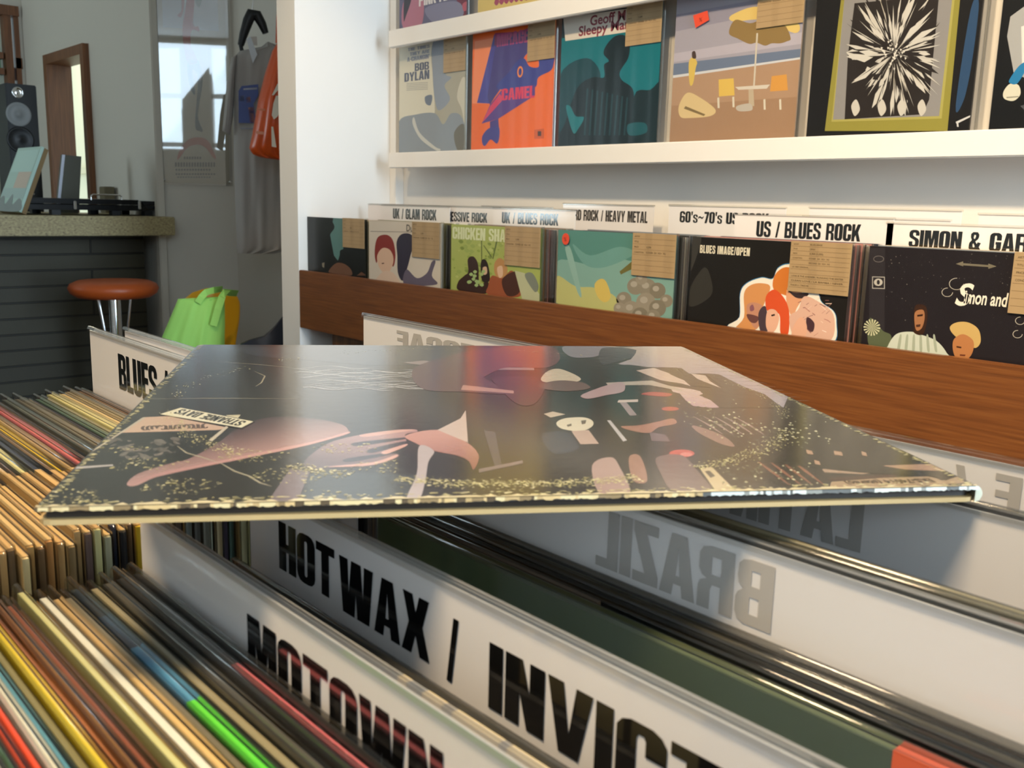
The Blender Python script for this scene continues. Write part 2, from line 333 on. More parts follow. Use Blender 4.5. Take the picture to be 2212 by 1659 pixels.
struct(MB('wall_paint').box((-4.345, WY-.035, 0), (-4.305, WY-.001, 2.85), bev=.004).obj('trim_1'))
struct(MB('white_paint').box((-2.489, WY-.03, 0), (-2.458, WY-.0005, 2.85)).obj('trim_2'))
# wall behind the camera side
struct(MB('wall_paint').box((-6.4, -2.5, 0), (-6.3, -2.4, 2.85)).box((-5.4, -2.5, 0), (2.5, -2.4, 2.85)).box((-6.3, -2.5, 0), (-5.4, -2.4, .85)).box((-6.3, -2.5, 2.35), (-5.4, -2.4, 2.85)).obj('wall_front'))
f = struct(MB('frame_wood').box((-6.3, -2.47, .85), (-6.25, -2.43, 2.35)).box((-5.45, -2.47, .85), (-5.4, -2.43, 2.35)).box((-6.25, -2.47, .85), (-5.45, -2.43, .9)).box((-6.25, -2.47, 2.3), (-5.45, -2.43, 2.35)).obj('window_6'))
MB('window_glass').box((-6.25, -2.453, .9), (-5.45, -2.447, 2.3)).obj('pane', f)
# shop window wall: tall panes with white frames
wy = [(-2.25, -1.70), (-1.62, -1.27), (-0.93, -0.72), (-0.60, 0.40)]; wz = (1.62, 2.75)
mb = MB('wall_paint').box((2.4, -2.4, 0), (2.5, .62, wz[0])).box((2.4, 1.55, 0), (2.5, 1.75, wz[0])).box((2.4, -2.4, wz[1]), (2.5, 1.75, 2.85))
mb.box((2.4, 0.55, wz[0]), (2.5, 0.62, wz[1])).box((2.4, 1.55, wz[0]), (2.5, 1.75, wz[1]))
e = [-2.4]+[q for a in wy for q in a]+[.55]
for a, b in zip(e[::2], e[1::2]): mb.box((2.4, a, wz[0]), (2.5, b, wz[1]))
struct(mb.obj('wall_rear'))
fr = MB('frame_wood').box((2.42, .62, 0), (2.47, .68, wz[1])).box((2.42, 1.49, 0), (2.47, 1.55, wz[1])).box((2.42, .68, wz[1]-.08), (2.47, 1.49, wz[1])).box((2.42, .68, 0), (2.47, 1.49, .25))
f = struct(fr.obj('added_door_2')); MB('window_glass').box((2.44, .68, .25), (2.446, 1.49, wz[1]-.08)).obj('pane', f)  # unseen glazed door, added as an opening for the partition fill
for i, (a, b) in enumerate(wy):
    fr = MB('white_paint')
    for z in (1.67, 2.22): fr.box((2.42, a, z-.025), (2.47, b, z+.025))
    for q in (a, b-.02): fr.box((2.42, q, wz[0]), (2.47, q+.02, wz[1]))
    f = struct(fr.obj('window_%d' % (i+2))); MB('window_glass').box((2.44, a, wz[0]), (2.446, b, wz[1])).obj('pane', f)
# left end wall with a wooden glazed window
LX = -6.30
q0 = onX((54, 18), LX); Q = lambda x, y: onX((x, y), LX)
zt_ = q0.z; yr_ = min(q0.y, WY-.02)
mb = MB('wall_paint').box((LX-.1, -2.4, 0), (LX, yr_-1.1, 2.85)).box((LX-.1, yr_-1.1, 0), (LX, yr_, 1.0)).box((LX-.1, yr_-1.1, zt_), (LX, yr_, 2.85)).box((LX-.1, yr_, 0), (LX, WY, 2.85))
struct(mb.obj('wall_left'))
fr = MB('frame_wood'); yl_ = yr_-1.1
fr.box((LX-.06, yl_, zt_-.055), (LX+.03, yr_, zt_)).box((LX-.06, yr_-.028, 1.0), (LX+.012, yr_, zt_-.055)).box((LX-.06, yl_, 1.0), (LX+.03, yl_+.05, zt_-.055)).box((LX-.06, yl_+.05, 1.0), (LX+.03, yr_-.05, 1.04))
yA = Q(17, 100).y; fr.box((LX-.05, yA-.02, 1.04), (LX+.02, yA+.02, zt_-.055))
for py in (120, 154): z = Q(5, py).z; fr.box((LX-.045, yl_+.05, z-.018), (LX+.012, yA-.03, z+.018))
z = Q(30, 136).z; fr.box((LX-.045, yA+.035, z-.03), (LX+.012, yA+.07, z+.03))
win = struct(fr.obj('window_1'))
MB('plain', 'cfd6c4').box((LX-.055, yl_+.05, 1.04), (LX-.05, yr_-.05, zt_-.055)).obj('pane', win)
MB('plain', '4f9c58').box((LX-.047, yl_+.08, Q(5, 150).z), (LX-.044, yA-.035, Q(5, 125).z)).obj('green_sticker', win)
MB('plain', 'e9f0ff').box((LX-.047, Q(26, 150).y, Q(30, 172).z), (LX-.044, Q(35, 150).y, Q(30, 144).z)).obj('white_sticker', win)
# doorway: wooden frame, brown sliding leaf, cream passage behind
fr = MB('frame_wood').box((DX0-.05, WY-.03, 0), (DX0, WY+.1, DZ+.05)).box((DX1, WY-.03, 0), (DX1+.05, WY+.1, DZ+.05)).box((DX0, WY-.03, DZ), (DX1, WY+.1, DZ+.05))
door = struct(fr.obj('door_1'))
MB('frame_wood').box((-6.25, WY+.105, 0), (onY((160, 300), WY+.105).x, WY+.113, DZ+.1)).obj('door_leaf', door)
struct(MB('plain', 'd9cfae').box((-8.4, 2.35, 0), (-5.2, 2.4, 2.4)).obj('wall_passage'))
struct(MB('plain', 'c9bd98').box((-8.3, 2.32, onY((178, 375), 2.32).z), (-5.3, 2.349, onY((178, 362), 2.32).z)).obj('trim_3'))
lamp('passage_fill_light', 'POINT', (-6.7, 2.1, 1.95), (-6.7, 2.05, 0), 14, (1, .88, .68), shadow_soft_size=.1)  # added fill light that brightens the cream passage wall

# ================================================================== counter and what stands on it
t = thing('bar_counter', (-4.4, .6, 0), 'shop counter with a pale pitted stone top over a dark tiled base', 'counter')
MB('stone').box((-5.0, -1.6, .905), (-4.2, 1.748, .987), bev=.004).obj('counter_top', t)
MB('slate_tile').box((-4.75, -1.6, 0), (-4.42, onX((314, 600), -4.42).y, .905)).obj('tiled_base', t)
ZC = .987
# leaning record at the left
t = thing('record_sleeve', (-4.40, 1.1, ZC), 'pale green record sleeve leaning on the counter in front of the loudspeaker', 'record')
A = onX((41, 459), -4.265); A.z = ZC+.015
TRp = onX((92, 311), -4.37); TLp = onX((33, 311), -4.52); vv = (TRp-A).normalized(); uu = (A-onX((0, 449), -4.52)); uu.z = 0; uu.normalize()
PL = Plane(A-uu*.315, uu, vv)
mb = MB('card_print', 'bcd2c4'); mb.poly(PL, [bx(0, 0, .315, .315)], 0, 'bcd8cc', thick=.012)
mb.poly(PL, [bx(.02, .19, .3, .3)], .0006, 'c6e4da').poly(PL, [bx(.13, .11, .30, .19)], .0006, 'd8c6b4').poly(PL, [bx(0, .06, .315, .11)], .0006, 'b4ccc6')
mb.poly(PL, [spline([(0, 0), (0, .05), (.05, .07), (.1, .03), (.16, .08), (.2, .03), (.26, .06), (.315, .04), (.315, 0)])], .0009, '8f9a98'); mb.obj('front_cover', t)
MB('card_print', '8a7250').poly(PL, [bx(.002, -.001, .317, .314)], -.0125, thick=.018).obj('sleeve', t)
# equipment case with handle and latches
x0 = -4.34
t = thing('turntable_case', (x0, 1.4, ZC), 'flat black equipment case with a chrome handle lying on the counter', 'case')
a = onX((57, 450), x0); b = onX((318, 450), x0); zb = onX((200, 454), x0).z; z1 = onX((200, 430), x0).z
mb = MB('black_gloss').box((x0-.36, a.y, zb), (x0, b.y, (zb+z1)/2-.002), bev=.006).box((x0-.36, a.y, (zb+z1)/2+.002), (x0, b.y-.03, z1), bev=.006); mb.obj('body', t)
mb = MB('black_satin'); c = onX((349, 450), x0)
mb.box((x0-.30, b.y-.01, onX((330, 452), x0).z), (x0-.02, c.y, onX((330, 445), x0).z), bev=.003).box((x0-.30, b.y-.01, onX((330, 443), x0).z), (x0-.02, c.y, onX((330, 435), x0).z), bev=.003); mb.obj('hinge_plate', t)
ha, hb = onX((197, 432), x0+.008), onX((263, 432), x0+.008); hz = onX((230, 421), x0).z
MB('chrome').tube([ha, Vector((ha.x, ha.y, hz-.006)), Vector((ha.x, ha.y+.008, hz)), Vector((hb.x, hb.y-.008, hz)), Vector((hb.x, hb.y, hz-.006)), hb], .0035).obj('handle', t)
for px in (162, 301):
    l = onX((px, 445), x0); MB('chrome').box((x0-.001, l.y-.006, onX((px, 452), x0).z), (x0+.006, l.y+.006, onX((px, 434), x0).z), bev=.002).obj('latch', t)
for px in (125, 255, 325):
    l = onX((px, 460), x0); MB('black_satin').box((x0-.06, l.y-.018, ZC), (x0-.02, l.y+.018, zb+.002)).obj('foot', t)
    MB('black_satin').box((x0-.34, l.y-.018, ZC), (x0-.30, l.y+.018, zb+.002)).obj('foot', t)
# grey panel standing behind the case
t = thing('monitor', (-4.80, 1.45, ZC), 'dark grey screen panel with a white edge standing behind the black case', 'screen')
P1 = onX((132, 336), -4.78); P2 = onX((122, 424), -4.78); P3 = onX((174, 340), -4.78)
mb = MB('black_satin', '55554c'); PP = Plane((-4.78, 0, 0), (0, 1, 0), (0, 0, 1))
pq = [PP.px(p) for p in ((137, 335), (176, 338), (168, 425))]; zb_ = ZC
lo = PP.px((119, 425)); lean = PP.px((134, 334))
o2 = [(lo[0], zb_), (PP.px((168, 425))[0], zb_), pq[1], lean]
MB('plain', '5a584c').poly(PP, [o2], 0, thick=.02).obj('body', t)
MB('plain', 'dfe2f2').poly(PP, [[o2[0], (o2[0][0]+.013, o2[0][1]), (o2[3][0]+.013, o2[3][1]), o2[3]]], .002, thick=.0018).obj('white_edge', t)
t = thing('cardboard_box', (-4.9, 1.62, ZC), 'small brown box standing on the counter behind the chrome handle', 'box')
a, b = onX((226, 403), -4.9), onX((249, 432), -4.9)
MB('plain', '6a6046').box((-4.98, a.y, ZC), (-4.9, b.y, a.z), bev=.003).obj('carton', t)
MB('plain', '565038').box((-4.981, a.y+.02, a.z), (-4.899, a.y+.032, a.z+.0006)).obj('tape', t)
# loudspeaker on a plain stand behind the counter
sx = -5.25; a, b = onX((5, 178), sx), onX((72, 178), sx); w_ = (b.y-a.y); yc = (a.y+b.y)/2+.012
t = thing('loudspeaker', (sx, yc, .55), 'tall black loudspeaker with a silver cone behind the counter', 'speaker')
MB('black_satin').box((sx-.22, yc-w_/2, .55), (sx, yc+w_/2, a.z), bev=.004).obj('cabinet', t)
def driver(px, py, r, name, prof, m, col=None):
    c = onX((px, py), sx); return MB(m, col or 'ffffff').lathe((sx+.0005, c.y, c.z), prof, 32, (1, 0, 0)).obj(name, t)
driver(38, 200, .03, 'tweeter', [(.026, 0), (.027, .004), (.021, .005), (.019, .001), (.010, .0), (0, .006)], 'chrome')
driver(40, 247, .06, 'cone', [(.058, 0), (.058, .003), (.05, .004), (.046, .0015), (.018, .0008), (.016, .004), (0, .008)], 'plain', '8d8f90')
driver(44, 302, .06, 'woofer', [(.064, 0), (.064, .004), (.056, .005), (.05, .0015), (.02, .001), (0, .008)], 'black_satin')
MB('chrome').box((sx, yc-.03, onX((45, 420), sx).z), (sx+.001, yc+.03, onX((45, 417), sx).z)).obj('badge', t)
t = thing('speaker_stand', (sx-.1, yc, 0), 'dark wooden stand carrying the tall black loudspeaker behind the counter', 'stand')
MB('dark_wood').box((sx-.23, yc-.1, .52), (sx+.01, yc+.1, .55)).obj('top_plate', t); MB('dark_wood').box((sx-.13, yc-.03, .03), (sx-.08, yc+.03, .52)).obj('post', t); MB('dark_wood').box((sx-.25, yc-.13, 0), (sx+.03, yc+.13, .03)).obj('base_plate', t)

# ================================================================== bar stool
s0 = dep((246, 622), 3.72); sr = 92/FPX*3.72; zt = dep((246, 603), 3.72).z; zb = dep((246, 641), 3.72).z
t = thing('bar_stool', (s0.x, s0.y, 0), 'round orange leather bar stool in front of the tiled counter', 'stool')
hh = zt-zb; c = (s0.x, s0.y, 0)
MB('leather').lathe(c, [(0, zt-.004), (sr*.5, zt-.002), (sr*.8, zt-.006), (sr*.95, zt-hh*.25), (sr, zt-hh*.5), (sr*.95, zt-hh*.78), (sr*.82, zb), (0, zb)], 56).obj('seat', t)
MB('chrome').lathe(c, [(.0215, zb), (.022, zb-.004), (.022, .055), (.022, .05), (.026, .045), (.165, .014), (.17, .012), (.178, .004), (.18, 0)], 32).obj('column', t)
for k in range(4):
    an = math.radians(25+90*k); d = Vector((math.cos(an), math.sin(an), 0))
    MB('chrome').tube([Vector((c[0], c[1], zb+.002))+d*.085, Vector((c[0], c[1], zb-.16))+d*.055, Vector((c[0], c[1], zb-.30))+d*.02], .004).obj('strut', t)
MB('chrome').tube([Vector((c[0], c[1], .28))+Vector((math.cos(q), math.sin(q), 0))*.15 for q in (2*math.pi*j/32 for j in range(33))], .007).tube([(c[0]-.15, c[1], .28), (c[0]+.15, c[1], .28)], .005).obj('foot_ring', t)

# ================================================================== poster behind acrylic
PW = Plane(pa, pd, (0, 0, 1))
po = PW.px((420, 395)); t = thing('framed_poster', PW.w(po[0], po[1], .01), 'tall pale poster of a slender dancing figure in a clear acrylic frame', 'poster')
l, r_ = PW.px((352, 300))[0], PW.px((494, 300))[0]; b0 = PW.px((420, 396))[1]; t0 = b0+.98
MB('card_print').poly(PW, [bx(l, b0, r_, t0)], .006, 'cbc0a8', thick=.004).obj('backing', t)
a1 = crop(330, 0, .2533); mb = MB('card_print')
z62 = PW.px((420, 64))[1]; mb.poly(PW, [bx(l+.02, z62, r_-.03, t0-.03)], .0066, 'd4d4d4')
for pts, col in [([(300, -40), (355, -40), (345, 200), (390, 230), (392, 270), (335, 260), (325, 380), (385, 520), (300, 540), (265, 420), (255, 240), (275, 100)], 'c4605a'),
                 ([(245, -20), (270, 0), (262, 90), (238, 150), (212, 130), (245, 90)], 'c98f92'), ([(365, -20), (420, -20), (400, 60), (370, 40)], '8d9a90'),
                 ([(300, 530), (385, 515), (425, 690), (385, 980), (425, 1110), (400, 1118), (360, 1060), (385, 700), (340, 600), (362, 790), (340, 795), (305, 700)], '46545e'),
                 ([(210, 1360), (225, 1290), (290, 1200), (380, 1172), (470, 1200), (535, 1330), (520, 1350), (450, 1260), (380, 1235), (300, 1260), (235, 1340)], 'bd6a58')]:
    mb.art(PW, a1(*pts), col, .0072, True)
for (x0_, x1_, y_, h_) in [(190, 540, 1385, 38), (195, 500, 1440, 16), (195, 540, 1478, 14), (210, 500, 1506, 10), (265, 420, 1336, 22)]:
    n = int((x1_-x0_)/22)
    for k in range(n):
        xa = x0_+(x1_-x0_)*k/n; mb.art(PW, a1((xa, y_), (xa+15, y_), (xa+15, y_+h_), (xa, y_+h_)), '6d655c', .0074)
mb.obj('poster_print', t)
MB('acrylic').poly(PW, [bx(l-.012, b0-.008, r_+.012, t0+.01)], .016, thick=.004).obj('acrylic_sheet', t)
for u, v in ((l+.0, b0+.01), (r_-.0, b0+.01)): MB('chrome').lathe(PW.w(u, v, .0115), [(.006, 0), (.006, .007), (0, .008)], 16, PW.n).obj('stand_off', t)
def puff(name, outline, P, h0, thick, m, parent, folds=0, nu=26, nv=34, colf=None, col='ffffff'):   # a soft closed body with the given outline
    us = [p[0] for p in outline]; vs = [p[1] for p in outline]; v0, v1 = min(vs), max(vs); mb = MB(m, col); rows = []; n = len(outline)
    for j in range(nv+1):
        v = v0+(v1-v0)*min(max(j/nv, .002), .998); xs = []
        for i in range(n):
            (x0, y0), (x1, y1) = outline[i], outline[(i+1) % n]
            if (y0 <= v) != (y1 <= v): xs.append(x0+(x1-x0)*(v-y0)/(y1-y0))
        rows.append((v, min(xs), max(xs)))
    vf = []; vb = []
    for j, (v, a, b) in enumerate(rows):
        for i in range(nu+1):
            s = i/nu; u = a+(b-a)*s; e = math.sin(math.pi*s)**.5; q = math.sin(math.pi*min(max(j/nv, .0), 1))**.35
            f = folds*(math.sin(s*23+v*5)+.6*math.sin(s*41-v*9))*e*(1-.6*j/nv)
            vf.append(P.w(u, v, h0+thick*e*max(q, .15)+f)); vb.append(P.w(u, v, h0))
    k = nu+1; fs = [(j*k+i, j*k+i+1, (j+1)*k+i+1, (j+1)*k+i) for j in range(nv) for i in range(nu)]
    mb.add(vf, fs, smooth=True); mb.add(vb, [f[::-1] for f in fs])
    N = len(vf); ed = [(i, i+1) for i in range(nu)]+[(nv*k+i+1, nv*k+i) for i in range(nu)]+[(j*k+nu, (j+1)*k+nu) for j in range(nv)]+[((j+1)*k, j*k) for j in range(nv)]
    mb.add(vf+vb, [(a, a+N, b+N, b) for a, b in ed]); return mb.obj(name, parent)
# ================================================================== shirt, hanger and bag in the alcove
hd = ray((552, 250)); fu = Vector((-hd.y, hd.x, 0)).normalized(); fu = fu if fu.dot(RT) > 0 else -fu
def vert(px, d): return Plane(dep(px, d), fu, (0, 0, 1))
PS = vert((552, 300), 3.72)
t = thing('tshirt', PS.w(0, -.4), 'pale grey T-shirt with a blue print hanging on the dark hanger in the alcove', 'shirt')
body = [PS.px(p) for p in ((512, 548), (604, 548), (640, 545), (640, 120), (610, 100), (578, 90), (556, 108), (530, 100), (508, 118), (504, 200), (505, 350))]
puff('shirt_body', body, PS, 0, .05, 'grey_cloth', t, .006, 30, 40)
sl = [PS.px(p) for p in ((480, 285), (497, 292), (504, 250), (509, 150), (512, 118), (500, 125), (490, 180))]
puff('sleeve', sl, PS, .005, .03, 'grey_cloth', t, .002, 12, 20)
mb = MB('card_print'); a1 = crop(330, 0, .2533)
for pts, col in [([(735, 790), (760, 750), (900, 735), (900, 830), (860, 900), (880, 1040), (860, 1062), (735, 1060)], '2b3f8c'), ([(775, 770), (890, 762), (890, 778), (775, 782)], 'c8c6cc'), ([(745, 830), (780, 830), (780, 880), (745, 880)], 'b4b2bc'), ([(795, 845), (830, 840), (838, 885), (800, 890)], 'c07862'),
                 ([(815, 930), (860, 925), (870, 1060), (830, 1060)], 'c07a6a'), ([(750, 1100), (860, 1100), (860, 1112), (750, 1112)], '8a8894')]:
    mb.art(PS, a1(*pts), col, .066)
mb.obj('chest_print', t)
PH = vert((545, 70), 3.66)
t = thing('coat_hanger', PH.w(0, 0), 'dark curved hanger with white tags above the grey T-shirt', 'hanger')
hp = lambda *pts: [PH.w(*PH.px(p), .0) for p in pts]
MB('black_satin').tube(hp((520, 98), (526, 75), (536, 45), (543, 30), (555, 32), (566, 52), (574, 72)), [.012, .016, .02, .022, .02, .017, .012], 12).obj('arm', t)
MB('black_satin').tube(hp((519, 92), (522, 108), (532, 120), (538, 118)), .008, 8).obj('bar', t)
MB('chrome').tube(hp((544, 28), (546, 10), (549, -15), (545, -30), (538, -24)), .0025, 8).obj('hook', t)
mb = MB('card_print', 'd6dade'); PT = vert((545, 100), 3.62)
mb.poly(PT, [[PT.px(p) for p in ((532, 84), (541, 78), (556, 118), (546, 137))]], 0, thick=.001).obj('price_tag', t)
MB('card_print', 'c9beb2').poly(PT, [[PT.px(p) for p in ((540, 79), (555, 78), (556, 98), (544, 97))]], -.004, thick=.001).obj('paper_tag', t)
PB = vert((575, 220), 3.45)
t = thing('shopping_bag', PB.w(0, -.1), 'orange plastic shopping bag hanging beside the partition end', 'bag')
ob = [PB.px(p) for p in ((538, 322), (548, 335), (575, 345), (640, 350), (640, 80), (600, 90), (588, 110), (572, 160), (558, 215), (545, 290))]
puff('bag_body', ob, PB, 0, .07, 'orange_film', t, .004, 30, 40, col='d8561c')
mb = MB('card_print'); a1 = crop(0, 0, .3014)
for pts, col in [([(1945, 700), (1985, 620), (2010, 620), (2010, 640), (1960, 700)], 'e4dccb'), ([(1960, 870), (1945, 840), (1955, 760), (1975, 705), (2010, 700), (2010, 800), (1985, 850)], 'e4dccb'), ([(1945, 1060), (1942, 920), (1955, 920), (1978, 1065)], 'e4dccb'), ([(1835, 950), (1890, 955), (1890, 975), (1838, 972)], 'e08a62'), ([(1840, 790), (1900, 795), (1898, 810), (1840, 806)], 'dd7a4c')]:
    mb.art(PB, a1(*pts), col, .088)
mb.obj('bag_print', t)
MB('orange_film', 'd8561c').tube([PB.w(*PB.px(p), .03) for p in ((598, 96), (600, 40), (606, -10), (612, -20))], .006, 8).obj('handle', t)
t = thing('wall_hook', dep((606, -12), 3.47), 'small metal hook carrying the orange bag', 'hook')
k0 = dep((606, -14), 3.42); MB('chrome').tube([k0+Vector((0, 0, .02)), k0+Vector((0, .03, .0)), Vector((k0.x-.05, pc.y-.2, k0.z+.03))], .003, 8).obj('prong', t)

# ================================================================== chairs by the alcove
PC = vert((450, 690), 3.45)
cc = PC.w(*PC.px((452, 700))); t = thing('shell_chair', (cc.x, cc.y, 0), 'yellow plastic shell chair with the green tote bag over its back', 'chair')
def shell(P, pts, depth, m, name, parent, thick=.006, bow=.05):          # a curved backrest from its outline
    us = [p[0] for p in pts]; u0, u1 = min(us), max(us); mid = (u0+u1)/2; v0, v1 = min(p[1] for p in pts), max(p[1] for p in pts); n = len(pts); nu, nv = 20, 20; F = []; B = []
    for j in range(nv+1):
        v = v0+(v1-v0)*min(max(j/nv, .003), .997); xs = []
        for i in range(n):
            (x0, y0), (x1, y1) = pts[i], pts[(i+1) % n]
            if (y0 <= v) != (y1 <= v): xs.append(x0+(x1-x0)*(v-y0)/(y1-y0))
        for i in range(nu+1):
            u = min(xs)+(max(xs)-min(xs))*i/nu; h = depth+bow*((u-mid)/(u1-u0)*2)**2-.06*(v-v0)/(v1-v0)
            F.append(P.w(u, v, h)); B.append(P.w(u, v, h-thick))
    k = nu+1; fs = [(j*k+i, j*k+i+1, (j+1)*k+i+1, (j+1)*k+i) for j in range(nv) for i in range(nu)]; mb = MB(m); N = len(F)
    mb.add(F+B, fs+[tuple(q+N for q in f[::-1]) for f in fs]+[(a, a+N, b+N, b) for a, b in [(i, i+1) for i in range(nu)]+[(nv*k+i+1, nv*k+i) for i in range(nu)]+[(j*k+nu, (j+1)*k+nu) for j in range(nv)]+[((j+1)*k, j*k) for j in range(nv)]], smooth=True)
    return mb.obj(name, parent)
bk = spline([PC.px(p) for p in ((398, 830), (385, 700), (393, 655), (420, 632), (455, 625), (490, 632), (514, 650), (517, 690), (508, 750), (498, 830))])
shell(PC, bk, 0, 'yellow_shell', 'backrest', t, bow=-.05)
su, sv = PC.px((450, 828)); hw = .2
mb = MB('yellow_shell'); G = []; nn = 14
for j in range(nn+1):
    for i in range(nn+1):
        a, b = i/nn*2-1, j/nn; G.append(PC.w(su+a*hw*(1-.12*b), sv+.03*a*a-.015*math.sin(b*3)+.02*(1-b)**3, -.012-b*.38))
f1 = [(j*(nn+1)+i, j*(nn+1)+i+1, (j+1)*(nn+1)+i+1, (j+1)*(nn+1)+i) for j in range(nn) for i in range(nn)]
mb.add(G, [f[::-1] for f in f1], smooth=True).add([g-Vector((0, 0, .006)) for g in G], f1, smooth=True).obj('seat', t)
for a, d in ((-1, -.06), (1, -.06), (-1, -.34), (1, -.34)):
    p = PC.w(su+a*.13, sv-.008, d); g = PC.w(su+a*.17, sv, d-(.04 if d < -.2 else -.04)); MB('chrome').tube([p, (g.x, g.y, 0)], .009, 10).obj('leg', t)
PG = vert((430, 690), 3.30)
t = thing('tote_bag', PG.w(*PG.px((430, 760))), 'lime green tote bag slung over the yellow chair', 'bag')
ou = [PG.px(p) for p in ((330, 800), (350, 728), (385, 645), (410, 648), (432, 652), (455, 652), (485, 640), (486, 700), (484, 800))]
puff('bag_body', ou, PG, 0, .035, 'green_cloth', t, .004, 30, 30)
def strap(P, pts, wd, h, m, name, parent):
    mb = MB(m); q = [P.px(p) for p in pts]; F = []
    for i, (u, v) in enumerate(q):
        a = Vector(q[max(i-1, 0)]); b = Vector(q[min(i+1, len(q)-1)]); d = (b-a).normalized(); nx, ny = -d.y, d.x; hh = h[i] if isinstance(h, list) else h
        F += [P.w(u+nx*wd, v+ny*wd, hh), P.w(u-nx*wd, v-ny*wd, hh), P.w(u-nx*wd, v-ny*wd, hh-.004), P.w(u+nx*wd, v+ny*wd, hh-.004)]
    fs = [(i*4+a, i*4+4+a, i*4+4+(a+1) % 4, i*4+(a+1) % 4) for i in range(len(q)-1) for a in range(4)]
    return mb.add(F, fs+[(0, 1, 2, 3), tuple(len(F)-1-i for i in range(4))]).obj(name, parent)
strap(PG, [(428, 652), (436, 640), (446, 630), (462, 627), (478, 630)], .011, [.03, .03, .02, .0, -.1], 'green_cloth', 'handle', t)
strap(PG, [(462, 700), (472, 665), (480, 640), (486, 630), (498, 634), (512, 640)], .012, [.045, .045, .04, .02, -.02, -.1], 'green_cloth', 'handle', t)
PN = vert((575, 730), 3.08)
cc = PN.w(*PN.px((590, 740))); t = thing('tub_chair', (cc.x, cc.y, 0), 'dark navy tub chair half hidden behind the partition end', 'chair')
bk = spline([PN.px(p) for p in ((522, 860), (515, 775), (524, 746), (560, 738), (590, 715), (612, 692), (628, 690), (634, 760), (630, 860))])
shell(PN, bk, 0, 'navy_shell', 'backrest', t, .03, -.05)
u, v = PN.px((576, 850)); a = PN.w(u-.2, v, .02); mb = MB('navy_shell')
mb.poly(Plane(PN.w(u, v, .0), PN.u, PN.n), [rr(-.11, -.40, .09, -.035, .06)], .0, thick=.05).obj('seat', t)
for aa, d in ((-1, -.09), (.8, -.09), (-1, -.36), (.8, -.36)):
    p = PN.w(u+aa*.09, v-.03, d); MB('black_satin').tube([p, (p.x, p.y, 0)], .012, 10).obj('leg', t)

# ================================================================== display shelf on the right wall
ZL0, ZL1 = H+.097, H+.141                                                 # lower ledge lip
ZU0, ZU1 = H+.439, H+.487
t = thing('display_shelf', (-.7, 1.70, ZL0), 'white display shelf of two lipped ledges on the right wall', 'shelf')
for a, b in ((ZL0, ZL1), (ZU0, ZU1)):
    MB('white_paint').box((-2.41, 1.66, a), (1.6, 1.676, b), bev=.002).obj('ledge_lip', t)
    MB('white_paint').box((-2.41, 1.676, a+.022), (1.6, WY-.001, a+.032)).obj('ledge_board', t)

ORD = ['first', 'second', 'third', 'fourth', 'fifth', 'sixth', 'seventh', 'eighth', 'ninth', 'tenth', 'eleventh', 'twelfth', 'thirteenth', 'fourteenth', 'fifteenth', 'sixteenth', 'seventeenth', 'eighteenth', 'nineteenth', 'twentieth']
ORD += ['twenty-'+o for o in ORD[:9]]+['thirtieth']+['thirty-'+o for o in ORD[:9]]+['fortieth']+['forty-'+o for o in ORD[:9]]
def ellipse(cx, cy, a, b, n=24, rot=0):
    c, s = math.cos(rot), math.sin(rot)
    return [(cx+a*math.cos(q)*c-b*math.sin(q)*s, cy+a*math.cos(q)*s+b*math.sin(q)*c) for q in (2*math.pi*i/n for i in range(n))]
def slip_text(mb, P, u0, v0, u1, v1, h, rows, col='4a3a26'):
    n = len(rows); dv = (v1-v0)/n
    for i, r in enumerate(rows):
        y = v1-dv*(i+.72)
        if i: mb.poly(P, [bx(u0+.002, v1-dv*i-.0002, u1-.002, v1-dv*i+.0002)], h, '7d6444')
        if isinstance(r, tuple):
            word(mb, P, r[0], u0+.005, y, dv*.42, h, col); word(mb, P, r[1], u0+.036, y, dv*r[2] if len(r) > 2 else dv*.5, h, col)
        elif r: word(mb, P, r, u0+.005, y, dv*.5, h, col, width=(u1-u0)*.86 if len(r) > 26 else None)
LINES = [('ARTIST', ''), ('TITLE', ''), ('PRICE', '3,300'), ('CONDITION', 'COVER  EX  VG+  VG'), '', '', '', '']
